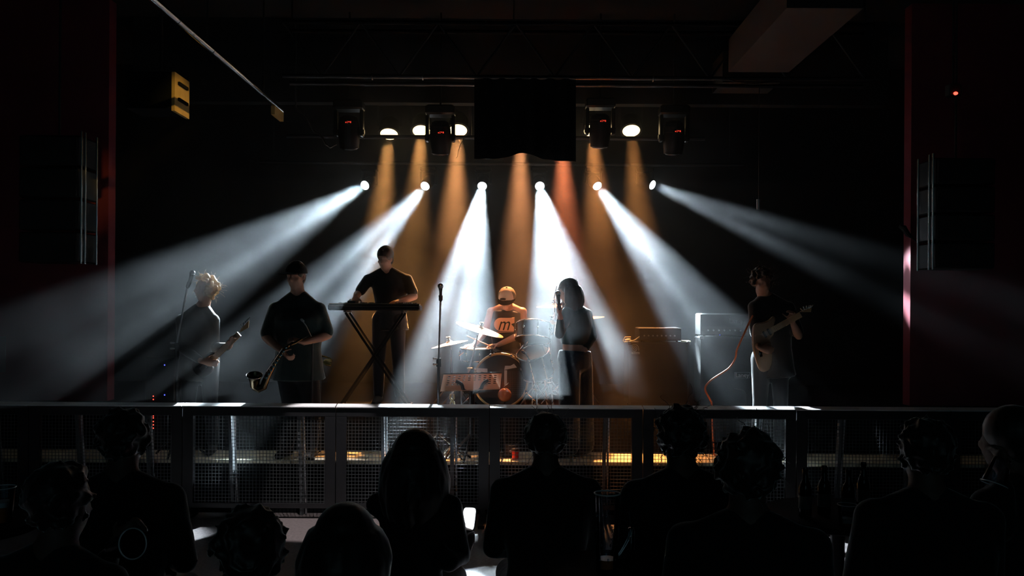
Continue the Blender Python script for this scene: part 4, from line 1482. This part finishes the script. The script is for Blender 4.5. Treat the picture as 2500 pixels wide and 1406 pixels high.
# electric guitars
def guitar(label, body_pts, d, thick, m, neck, head, pick=None, frets=14):
    pts = [W(x, y, d) for x, y in body_pts]
    c = sum(pts, V((0, 0, 0))) / len(pts)
    t = thing('electric_guitar', label, 'guitar', c)
    n = len(pts)
    sm = []
    for i in range(n):           # smooth the outline
        p0, p1_, p2_, p3_ = pts[i - 1], pts[i], pts[(i + 1) % n], pts[(i + 2) % n]
        for f in (0, .25, .5, .75):
            sm.append(.5 * ((2 * p1_) + (p2_ - p0) * f + (2 * p0 - 5 * p1_ + 4 * p2_ - p3_) * f * f + (3 * p1_ - p0 - 3 * p2_ + p3_) * f ** 3))
    rs = []
    for dy, s_ in ((0, .93), (.008, .985), (.018, 1), (thick - .018, 1), (thick - .008, .985), (thick, .93)):
        rs.append([c + (p - c) * s_ + V((0, dy, 0)) for p in sm])
    MB().rings(rs).build('body', m, t)
    a, b = W(*neck[0], d - .012), W(*neck[1], d - .10)
    MB().bar(a, b, .054, .022, (0, -1, 0)).build('neck', mat('maple', (.45, .28, .14), .4, var=.15), t)
    fm = [a.lerp(b, 1 - (1 - .06) ** i * .98) for i in range(1, frets)]
    up_ = (b - a).normalized().cross(V((0, -1, 0))).normalized()
    for p in fm:
        MB().bar(p - up_ * .026 + V((0, -.012, 0)), p + up_ * .026 + V((0, -.012, 0)), .002, .002).build('fret', CHROME, t, False)
    hp = [W(x, y, d - .11) for x, y in head]
    MB().prism(hp, (0, .016, 0)).build('headstock', mat('maple', (.45, .28, .14), .4), t)
    e0, e1 = hp[1], hp[2]
    for i in range(6):
        p = e0.lerp(e1, (i + .5) / 6)
        MB().cap(p + V((0, .0, -.004)), p + (p - (hp[0] + hp[3]) / 2).normalized() * .026, .006, .008).build('tuning_peg', CHROME, t)
    ax = (b - a).normalized()
    for i in range(6):
        o_ = up_ * (i - 2.5) * .008
        MB().cyl(a - ax * .16 + o_ + V((0, -.020, 0)), b + o_ + V((0, -.02, 0)), .0008, None, 5).build('string', STEEL, t)
    if pick:
        MB().prism([W(x, y, d - .003) for x, y in pick], (0, .004, 0)).build('pickguard', MATTE, t, label='dark pickguard')
    for f in (.035, .085, .135):
        p = a - ax * f
        MB().bar(p - up_ * .034 + V((0, -.012, 0)), p + up_ * .034 + V((0, -.012, 0)), .018, .014, (0, -1, 0)).build('pickup', BLACK, t)
    p = a - ax * .17
    MB().bar(p - up_ * .036 + V((0, -.012, 0)), p + up_ * .036 + V((0, -.012, 0)), .024, .014, (0, -1, 0)).build('bridge', CHROME, t)
    for k in (.4, .55, .7):
        q_ = c.lerp(pts[0], k) + V((0, -.008, 0))
        MB().lathe(q_, (0, -1, 0), [(0, .010), (.014, .009)], 12).build('volume_knob', CHROME, t)
    return t


guitar('pale electric guitar standing out against the black clothes of its player',
       [(1846, 878), (1838, 845), (1838, 805), (1845, 790), (1862, 787), (1876, 782), (1888, 772), (1894, 778), (1888, 800), (1890, 815), (1880, 830), (1886, 850), (1884, 895), (1868, 908), (1855, 902)],
       8.42, .045, mat('pale_guitar', (.30, .20, .13), .4, var=.08, coat=.2), ((1885, 806), (1955, 768)), ((1952, 762), (1958, 758), (1982, 748), (1980, 762)),
       [(1850, 840), (1858, 842), (1862, 870), (1856, 872)])
guitar('dark electric guitar hanging low on the curly blond guitarist',
       [(470, 905), (468, 885), (480, 872), (497, 876), (512, 866), (520, 870), (516, 886), (520, 900), (510, 915), (490, 922)],
       8.34, .045, mat('dark_guitar', (.03, .022, .02), .3, coat=.5), ((516, 880), (584, 815)), ((584, 812), (590, 800), (608, 780), (606, 800)))
# orange guitar lead
t = MB().tube(smooth_path([W(x, y, 8.5) for x, y in ((1838, 770), (1828, 790), (1815, 818), (1806, 838), (1799, 855))] +
              [W(x, y, 8.56) for x, y in ((1796, 872), (1790, 885), (1780, 898), (1768, 907), (1752, 917), (1736, 928), (1724, 941), (1722, 952), (1728, 965), (1735, 978), (1738, 992))] +
              [V((W(1742, 1040, 8.56).x, 8.56, SZ + .12)), V((W(1748, 1080, 8.56).x, 8.54, SZ + .01)), V((W(1800, 1080, 8.5).x, 8.5, SZ + .01))]), .0095, 8).build('guitar_lead', OCABLE, None)
tag(t, 'orange guitar lead looping down beside the guitar amplifier', 'cable')


# amplifiers
def cabinet(name, label, x0, x1, y, z0, z1, dep, badge=None):
    t = thing(name, label, 'amplifier', V(((x0 + x1) / 2, y + dep / 2, z0)))
    MB().bevbox((x0, y + .02, z0), (x1, y + dep, z1), .015).build('case', TOLEX, t)
    fr = MB()
    e = .022
    for a, b in (((x0, y, z0), (x1, y + .03, z0 + e)), ((x0, y, z1 - e), (x1, y + .03, z1)), ((x0, y, z0 + e), (x0 + e, y + .03, z1 - e)), ((x1 - e, y, z0 + e), (x1, y + .03, z1 - e))):
        fr.box(a, b)
    fr.build('front_frame', TOLEX, t, False)
    MB().box((x0 + e, y + .010, z0 + e), (x1 - e, y + .022, z1 - e)).build('grille', GRILLE, t, False)
    for k in (0, 1):
        for j in (0, 1):
            cx, cz = (x0 + .012, x1 - .012)[k], (z0 + .012, z1 - .012)[j]
            MB().bevbox((cx - .020, y - .004, cz - .020), (cx + .020, y + .03, cz + .020), .005).build('corner', BLACKM, t, False)
    return t


d = 9.5
xa, xb, za = W(1534, 900, d).x, W(1683, 900, d).x, W(1600, 835, d).z
t = cabinet('bass_cabinet', 'big black bass speaker cabinet with a round ring emblem', xa, xb, d, RZ, za, .4)
lc = W(1549, 851, d)
pxm = d / F
MB().torus((lc.x, d - .001, lc.z), (0, 1, 0), 6.2 * pxm, .9 * pxm, 24, 6).build('emblem_ring', GREYP, t)
MB().torus((lc.x, d - .001, lc.z), (0, 1, 0), 2.6 * pxm, .8 * pxm, 18, 6).build('emblem_ring', GREYP, t)
MB().tube([V((lc.x + math.cos(a) * 10 * pxm, d - .001, lc.z + math.sin(a) * 10 * pxm)) for a in [2.2 - i * .2 for i in range(12)]] + [V((lc.x + 10.4 * pxm, d - .001, lc.z - 5 * pxm))], 1.0 * pxm, 6).build('emblem_arc', GREYP, t)
MB().box((lc.x - 7 * pxm, d - .002, lc.z - 13.4 * pxm), (lc.x + 12.5 * pxm, d + .012, lc.z - 8 * pxm)).build('emblem_plate', GREYP, t, False)
text('emblem_text', 'Ampeg', (lc.x + 2.7 * pxm, d - .003, lc.z - 10.7 * pxm), 5.0 * pxm, BLACK, t, .001)
xa2, xb2 = W(1560, 820, d).x, W(1664, 820, d).x
zc = W(1600, 800, d).z
t = thing('bass_amplifier', 'bass amplifier head with a gold lit top on the ring emblem cabinet', 'amplifier', V(((xa2 + xb2) / 2, d + .15, za)))
MB().bevbox((xa2, d + .02, za + .018), (xb2, d + .32, zc), .008).build('case', TOLEX, t)
MB().box((xa2 + .01, d + .012, za + .04), (xb2 - .01, d + .022, zc - .03)).build('front_panel', BLACKM, t, False)
for i in range(8):
    MB().lathe((xa2 + .06 + i * .048, d + .012, za + .07), (0, -1, 0), [(0, .010), (.012, .009)], 10).build('dial', GREYP if i != 7 else WHITE, t)
for k in (xa2 + .04, xb2 - .04):
    MB().cyl((k, d + .06, za), (k, d + .06, za + .02), .014).build('foot', RUBBER, t)
t = thing('drink_can', 'small crumpled pale paper on the corner of the ring emblem cabinet', 'paper', V((W(1540, 830, d).x, d + .1, za)))
t.name = 'crumpled_paper'
rnd = random.Random(4)
b = MB()
b.ell(V((W(1537, 830, d).x, d + .1, za + .016)), (.035, .03, .016), None, 10, 6)
for i in range(len(b.v)):
    b.v[i] = b.v[i] + V((rnd.uniform(-.006, .006), rnd.uniform(-.006, .006), rnd.uniform(0, .006)))
b.build('sheet', mat('paper', (.85, .75, .5), .7), t, False)
t = MB().tube([W(x, y, d + .02) for x, y in ((1568, 817), (1556, 826), (1548, 831), (1536, 834), (1524, 835), (1521, 831), (1526, 823), (1540, 823))], .006).build('coiled_lead', mat('yellow_lead', (.65, .55, .22), .5), None)
tag(t, 'yellowish coiled lead at the corner of the ring emblem cabinet', 'cable')
p = W(1672, 830, d + .1)
t = thing('setlist', 'folded pale paper lying on the far corner of the ring emblem cabinet', 'paper', V((p.x, d + .1, za)))
MB().prism([V((p.x - .05, d + .03, za + .002)), V((p.x + .05, d + .02, za + .002)), V((p.x + .06, d + .2, za + .002)), V((p.x - .02, d + .22, za + .002))], (0, 0, .012)).build('sheet', mat('paper', (.85, .75, .5), .7), t, False)

d = 9.55
xa, xb = W(1711, 800, d).x, W(1892, 800, d).x
z1_, z2_ = W(1750, 822, d).z, W(1750, 765, d).z
t = cabinet('guitar_cabinet', 'black guitar speaker cabinet with a framed white name badge', xa, xb, d, RZ, z1_, .36)
bc_ = W(1812, 916, d)
pxm = d / F
fr = MB()
for a, b in (((-19, 6.2), (19, 7.2)), ((-19, -7.2), (19, -6.2)), ((-19, -6.2), (-18, 6.2)), ((18, -6.2), (19, 6.2))):
    fr.box((bc_.x + a[0] * pxm, d - .004, bc_.z + a[1] * pxm), (bc_.x + b[0] * pxm, d + .012, bc_.z + b[1] * pxm))
fr.build('badge_frame', GREYP, t, False)
text('badge_text', 'Laney', (bc_.x, d - .003, bc_.z), 14.5 * pxm, WHITE, t, .002)
t = thing('guitar_amplifier', 'black guitar amplifier head with a dim grey name', 'amplifier', V(((xa + xb) / 2, d + .15, z1_)))
MB().bevbox((xa, d + .01, z1_ + .012), (xb, d + .3, z2_), .012).build('case', TOLEX, t)
MB().box((xa + .02, d + .002, z1_ + .03), (xb - .02, d + .012, z1_ + .11)).build('control_panel', BLACKM, t, False)
for i in range(9):
    MB().lathe((xa + .08 + i * .06, d + .002, z1_ + .07), (0, -1, 0), [(0, .011), (.014, .009)], 10).build('dial', GREYP, t)
MB().ell((xa + .03 + 40 * pxm, d, z1_ + .02), .005).build('pilot_light', BLUELED, t)
text('name_plate', 'Laney', (W(1800, 784, d).x, d + .006, W(1800, 784, d).z), 17 * pxm, mat('dim_print', (.06, .065, .07), .6), t, .003)
for k in (xa + .06, xb - .06):
    MB().cyl((k, d + .1, z1_), (k, d + .1, z1_ + .015), .014).build('foot', RUBBER, t)
t = MB().tube([W(x, y, 9.3) for x, y in ((1792, 950), (1806, 951), (1816, 955), (1821, 964), (1821, 985))] + [V((W(1821, 1000, 9.3).x, 9.3, RZ + .008))], .006).build('power_lead', mat('cable_jacket', (.06, .055, .05), .35), None)
tag(t, 'grey lead arching in front of the guitar cabinet', 'cable')

# equipment rack with LEDs at the far left
d = 8.75
xa, xb = W(355, 900, d).x, W(425, 900, d).x
t = thing('equipment_rack', 'black equipment rack with rows of small red and blue lights', 'rack', V(((xa + xb) / 2, d + .03, SZ)))
zr_ = W(390, 872, d).z
MB().bevbox((xa, d, SZ), (xb, d + .02, zr_), .006).build('front_panel', BLACK, t)
MB().bevbox((xa, d + .02, SZ), (xb, d + .17, zr_), .01).build('case', BLACK, t)
for y in (967, 975, 1015, 1020, 1029, 1037, 1045):
    p = W(374.5, y, d)
    MB().ell((p.x, d - .002, p.z), .0055, None, 8, 6).build('red_light', REDLED, t)
for x, y in ((402, 964), (402, 891)):
    p = W(x, y, d)
    MB().ell((p.x, d - .002, p.z), .0075, None, 8, 6).build('blue_light', BLUELED, t)

# ------------------------------------------------------------------ the audience at bar tables


def stool(x, y, z, label):
    t = thing('bar_stool', 'black bar stool under the ' + label, 'stool', (x, y, 0), 'bar stools of the spectators')
    MB().lathe((x, y, z - .06), (0, 0, 1), [(0, .15), (.015, .18), (.05, .18), (.06, .16)], 22).build('seat', TOLEX, t)
    MB().cyl((x, y, .02), (x, y, z - .06), .025).build('post', BLACKM, t)
    MB().lathe((x, y, 0), (0, 0, 1), [(0, .2), (.015, .2), (.03, .04)], 22).build('base', BLACKM, t)
    MB().torus((x, y, z * .4), (0, 0, 1), .14, .009).build('foot_ring', BLACKM, t)


def spectator(px, topy, d, label, turn=0.0, J=None, head=(0, 0, 0), shirt=NIGHT, hands=None, wide=1.05, sleeve=1.8, sl=''):
    p = W(px, topy, d)
    seat = p.z - .90
    loc = V((p.x, d, 0))
    t = person('person', label, loc, PI + turn, 1.75, J, (PI + turn + head[0], head[1], head[2]), hands, shirt, sleeve, NIGHT, CROWDSKIN, RUBBER, max(.30, seat), wide, 1.0, .015, .016)
    if seat > .4:
        b = rotz(PI + turn) @ V((0, .03, 0))
        stool(p.x + b.x, d + b.y, seat, sl)
    return t, loc


pA, lA = spectator(132, 1142, 2.6, 'dark spectator low at the side edge holding the empty plastic cup', -.2,
                   dict(wr=W(272, 1345, 2.75) - V((W(132, 1142, 2.6).x, 2.6, 0)), er=W(225, 1450, 2.65) - V((W(132, 1142, 2.6).x, 2.6, 0))), hands=dict(r=((.5, .3, .6), (.6, -.6, 0), 1.1)), sl='spectator holding the empty plastic cup')
hair_curly(pA, HAIRD, 31, .100, 420, (.007, .011), .35, None, 0)
pB, lB = spectator(296, 1006, 3.35, 'tall dark spectator whose head covers the mesh beside the red rack lights', .1, sl='tall spectator near the red rack lights')
hair_curly(pB, HAIRD, 32, .104, 420, (.007, .011), .35, None, 0)
lc0 = V((W(1012, 1068, 4.3).x, 4.3, 0))
pC, lC = spectator(1012, 1068, 4.3, 'spectator with long dark hair beside the bright phone screen', -.1,
                   dict(wr=W(1138, 1352, 4.36) - lc0, er=W(1096, 1372, 4.20) - lc0), (-.15, .2, 0), hands=dict(r=((.15, .1, .9), (.2, -.9, .2), .9)), sl='spectator with long hair and the phone', wide=.92)
hair_long(pC, HAIRD, 33, .36, 1, 40, True, .026)
pD, lD = spectator(1334, 1012, 3.8, 'spectator with neat short hair in the middle, seen against the pale deck boards', .05, sl='neat short-haired spectator')
hair_curly(pD, HAIRB, 34, .096, 420, (.007, .011), .35, None, 30)
pE, lE = spectator(1668, 1000, 3.4, 'tall broad spectator sitting behind the tall beer pitcher in front of the bass cabinet', .1, wide=1.2, sl='tall broad spectator')
hair_curly(pE, HAIRD, 35, .108, 420, (.007, .011), .35, None, 45)
pF, lF = spectator(1828, 1063, 2.65, 'spectator with a round bushy head in line with the guitar cabinet', -.15, wide=1.15, sl='round-headed spectator')
hair_curly(pF, HAIRD, 36, .104, 400, (.008, .013), .35, None, 15)
pG, lG = spectator(2268, 1030, 3.0, 'dark spectator between the bottle table and the raised cup', -.1, wide=1.2, sl='spectator next to the bottle table')
hair_curly(pG, HAIRD, 37, .102, 420, (.007, .011), .35, None, 0)
gw = W(2432, 1150, 3.2)
lh = V((W(2484, 1005, 3.3).x, 3.3, 0))
pH, lH = spectator(2484, 1005, 3.3, 'spectator at the photo edge lifting a clear plastic cup', .5,
                   dict(wl=W(2452, 1168, 3.2) - lh, el=W(2440, 1290, 3.15) - lh), (.3, 0, 0), hands=dict(l=((-.1, .1, 1), (-1, -.1, 0), 1.0)), sl='spectator lifting a cup')
hair_short(pH, HAIRD, 38, .02)
pI, lI = spectator(618, 1250, 2.35, 'low spectator whose head stands before the lit floor under the capped saxophone player', .7, sl='low spectator near the tall one')
hair_curly(pI, HAIRD, 39, .104, 420, (.007, .011), .35, None, 0)
pJ, lJ = spectator(838, 1248, 2.8, 'low spectator whose head covers the lit floor next to the long-haired spectator', -.1, sl='low spectator next to the long-haired one')
hair_long(pJ, HAIRD, 40, .22, 1, 20, True, .012)

# the phone
c = W(1143, 1266, 4.36)
t = thing('phone', 'bright white phone screen held up in the dark', 'phone', c)
u = (W(1158, 1268, 4.3) - W(1120, 1266, 4.34)).normalized()
up_ = (W(1134, 1240, 4.34) - W(1147, 1297, 4.28)).normalized()
up_ = (up_ - u * up_.dot(u)).normalized()
nn = u.cross(up_)
if nn.y > 0:
    nn = -nn


def slab(c, u, v, n, w, h, th, m, name, parent):
    pts = []
    for a in range(20):
        q_ = 2 * PI * a / 20
        sx_, sy_ = math.copysign(abs(math.cos(q_)) ** .35, math.cos(q_)), math.copysign(abs(math.sin(q_)) ** .35, math.sin(q_))
        pts.append(c + u * sx_ * w / 2 + v * sy_ * h / 2)
    return MB().prism(pts, n * th).build(name, m, parent, False)


slab(c - nn * .006, u, up_, -nn, .082, .122, .006, BLACK, 'case', t)
slab(c - nn * .006, u, up_, nn, .072, .112, .002, SCREEN, 'screen', t)


def round_table(label, x, y, z, r):
    t = thing('bar_table', label, 'table', (x, y, 0))
    MB().lathe((x, y, z - .03), (0, 0, 1), [(0, r - .01), (.006, r), (.024, r), (.03, r - .008)], 40).build('table_top', MATTE, t)
    MB().cyl((x, y, .02), (x, y, z - .03), .035).build('post', BLACKM, t)
    MB().lathe((x, y, 0), (0, 0, 1), [(0, .26), (.015, .26), (.03, .06)], 28).build('base', BLACKM, t)
    return t


LABELM = mat('bottle_foil', (.75, .76, .78), .3, .8, var=.3, scale=60)


def bottle(label, p, h=.24, foil=None):
    t = thing('beer_bottle', label, 'bottle', p, None)
    r = .031
    MB().lathe(p, (0, 0, 1), [(0, .026), (.006, r), (h * .55, r), (h * .66, .026), (h * .75, .015), (h * .93, .0125), (h * .93, .0145), (h * .97, .0145), (h, .013)], 24).build('glass', BOTTLE, t)
    MB().lathe(p + V((0, 0, .004)), (0, 0, 1), [(0, .022), (h * .40, .028), (h * .401, .001)], 20).build('beer', mat('beer', (.25, .10, .015), .2), t)
    MB().lathe(p + V((0, 0, h * .18)), (0, 0, 1), [(0, r + .0006), (h * .26, r + .0006)], 24, False).build('paper_label', mat('label_paper', (.10, .10, .09), .6), t)
    if foil:
        MB().lathe(p + V((0, 0, h * .82)), (0, 0, 1), [(0, .0155), (h * .185, .0155), (h * .187, .010)], 20).build('foil', LABELM, t)
    return t


def cup(name, label, p, ax, h=.12, r0=.032, r1=.045, beer=0.0):
    p, ax = V(p), V(ax).normalized()
    t = thing(name, label, 'cup', p)
    MB().lathe(p, ax, [(.002, r0 * .2), (0, r0), (h * .3, r0 + (r1 - r0) * .3), (h, r1), (h, r1 - .0012), (.004, r0 - .0012), (.004, r0 * .2)], 30, False).build('wall', GLASS, t)
    MB().torus(p + ax * h, ax, r1 + .001, .0022, 30, 6).build('rim', mat('cup_rim', (.7, .72, .75), .3, spec=.8), t)
    if beer:
        MB().lathe(p + ax * .005, ax, [(0, r0 - .002), (h * beer, r0 + (r1 - r0) * beer - .002), (h * beer + .0005, .002)], 28).build('beer', mat('beer_cup', (.55, .14, .03), .25), t)
        MB().lathe(p + ax * (.006 + h * beer), ax, [(0, r0 + (r1 - r0) * beer - .002), (.018, r0 + (r1 - r0) * (beer + .15) - .002), (.022, .002)], 28).build('foam', mat('foam', (.7, .66, .6), .9), t)
    return t


tx, ty, tz = W(2045, 1200, 4.25).x, 4.25, .96
round_table('dark round bar table carrying the beer bottles', tx, ty, tz, .36)
for px, dd, lb in ((1966, 4.15, 'brown bottle at the end of the bottle row nearest the round-headed spectator'), (2012, 4.2, 'brown bottle in front of the pale barrier gleam'),
                   (2072, 4.12, 'brown bottle just past the white barrier brace'), (2108, 4.3, 'brown bottle at the end of the row nearest the raised cup')):
    bottle(lb, V((W(px, 1200, dd).x, dd, tz)))
cup('tumbler', 'clear tumbler with an amber glint on the bottle table', V((W(2068, 1280, 3.98).x, 3.98, tz)), (0, 0, 1), .10, .034, .042, .12)
tx2, ty2, tz2 = W(1492, 1300, 3.0).x, 3.0, 1.055
round_table('dark round bar table under the tall beer pitcher', tx2, ty2, tz2, .23)
t = thing('beer_pitcher', 'tall clear beer pitcher with a white gleaming rim', 'pitcher', V((W(1482, 1300, 2.95).x, 2.95, tz2)))
p = t.location.copy()
zt_ = W(1482, 1204, 2.95).z
MB().lathe(p, (0, 0, 1), [(0, .030), (0, .036), (.012, .038), (zt_ - tz2, .044), (zt_ - tz2, .0415), (.014, .034), (.014, .01)], 30, False).build('wall', GLASS, t)
MB().torus((p.x, p.y, zt_), (0, 0, 1), .0435, .0028, 32, 8).build('rim', mat('bright_rim', (.8, .8, .82), .3, spec=.8), t)
MB().lathe(p + V((0, 0, .016)), (0, 0, 1), [(0, .033), (.03, .0345), (.031, .002)], 26).build('beer', mat('beer_cup', (.55, .14, .03), .25), t)
for j in range(4):
    for k in range(8):
        a = 2 * PI * k / 8 + j * .2
        rr = .0385 + .0055 * (j + 1) / 5
        MB().ell((p.x + math.cos(a) * rr, p.y + math.sin(a) * rr, tz2 + .05 + j * .05), (.003, .003, .006), None, 7, 5).build('glass_boss', GLASS, t)
MB().tube(smooth_path([p + V((.042, .01, .21)), p + V((.075, .02, .20)), p + V((.08, .02, .12)), p + V((.040, .01, .05))]), .006).build('handle', GLASS, t)
p = V((W(1541, 1300, 3.05).x, 3.05, tz2))
t = thing('salt_shaker', 'small glass shaker with a shiny metal cap beside the beer pitcher', 'shaker', p)
MB().lathe(p, (0, 0, 1), [(0, .014), (.004, .017), (.05, .0145), (.098, .0125), (.10, .011)], 20).build('glass', BOTTLE, t)
MB().lathe(p + V((0, 0, .098)), (0, 0, 1), [(0, .0135), (.020, .0135), (.028, .010), (.030, .004)], 20).build('cap', CHROME, t)
t = thing('ashtray', 'shiny metal dish on the table between beer pitcher and salt shaker', 'dish', V((W(1510, 1370, 3.09).x, 3.09, tz2)))
MB().lathe(t.location, (0, 0, 1), [(0, .03), (.018, .044), (.020, .041), (.004, .028), (.004, .002)], 28).build('dish', CHROME, t)
lc_ = W(-60, 1290, 3.2)
round_table('tall bar table at the photo edge under the cup of dark beer', lc_.x, 3.2, W(5, 1276, 3.2).z, .22)
cup('beer_cup', 'plastic cup of reddish beer cut by the photo edge', W(4, 1276, 3.2), (0, 0, 1), .132, .034, .046, .42)
cup('plastic_cup', 'empty clear plastic cup tipped in the dark, its rim shining', W(275, 1338, 2.72), (.75, -.45, .25), .105, .030, .046)
cup('plastic_cup', 'raised clear plastic cup with an orange drop at its lower side', W(2447, 1120, 3.2), (-.35, -.12, -.85), .10, .030, .046)
# things on the pit floor behind the barrier: red cup and black box
t = thing('red_cup', 'red paper cup with black lid seen through the barrier mesh', 'cup', V((W(1258, 1140, 8.35).x, 8.35, SZ)))
MB().lathe(t.location, (0, 0, 1), [(0, .030), (.085, .040)], 24).build('cup_wall', mat('red_paper', (.75, .03, .02), .5), t)
MB().lathe(t.location + V((0, 0, .085)), (0, 0, 1), [(0, .043), (.012, .043), (.02, .036)], 24).build('lid', BLACK, t)
t = thing('floor_monitor', 'small black box on the deck boards behind the red cup', 'box', V((W(1246, 1120, 8.5).x, 8.52, SZ)))
MB().bevbox((t.location.x - .055, 8.46, SZ), (t.location.x + .075, 8.58, SZ + .12), .008).build('case', BLACK, t)
t.name = 'junction_box'
MB().lathe((t.location.x, 8.46, SZ + .06), (0, -1, 0), [(0, .012), (.014, .012)], 12).build('socket', STEEL, t)
t = MB().tube([W(1118, 1108, 8.3), W(1128, 1122, 8.28), W(1140, 1134, 8.3), W(1152, 1140, 8.35), V((W(1175, 1120, 8.5).x, 8.5, SZ + .008))], .007).build('stage_lead', CABLE, None)
tag(t, 'black lead lying on the pale deck boards behind the mesh', 'cable')
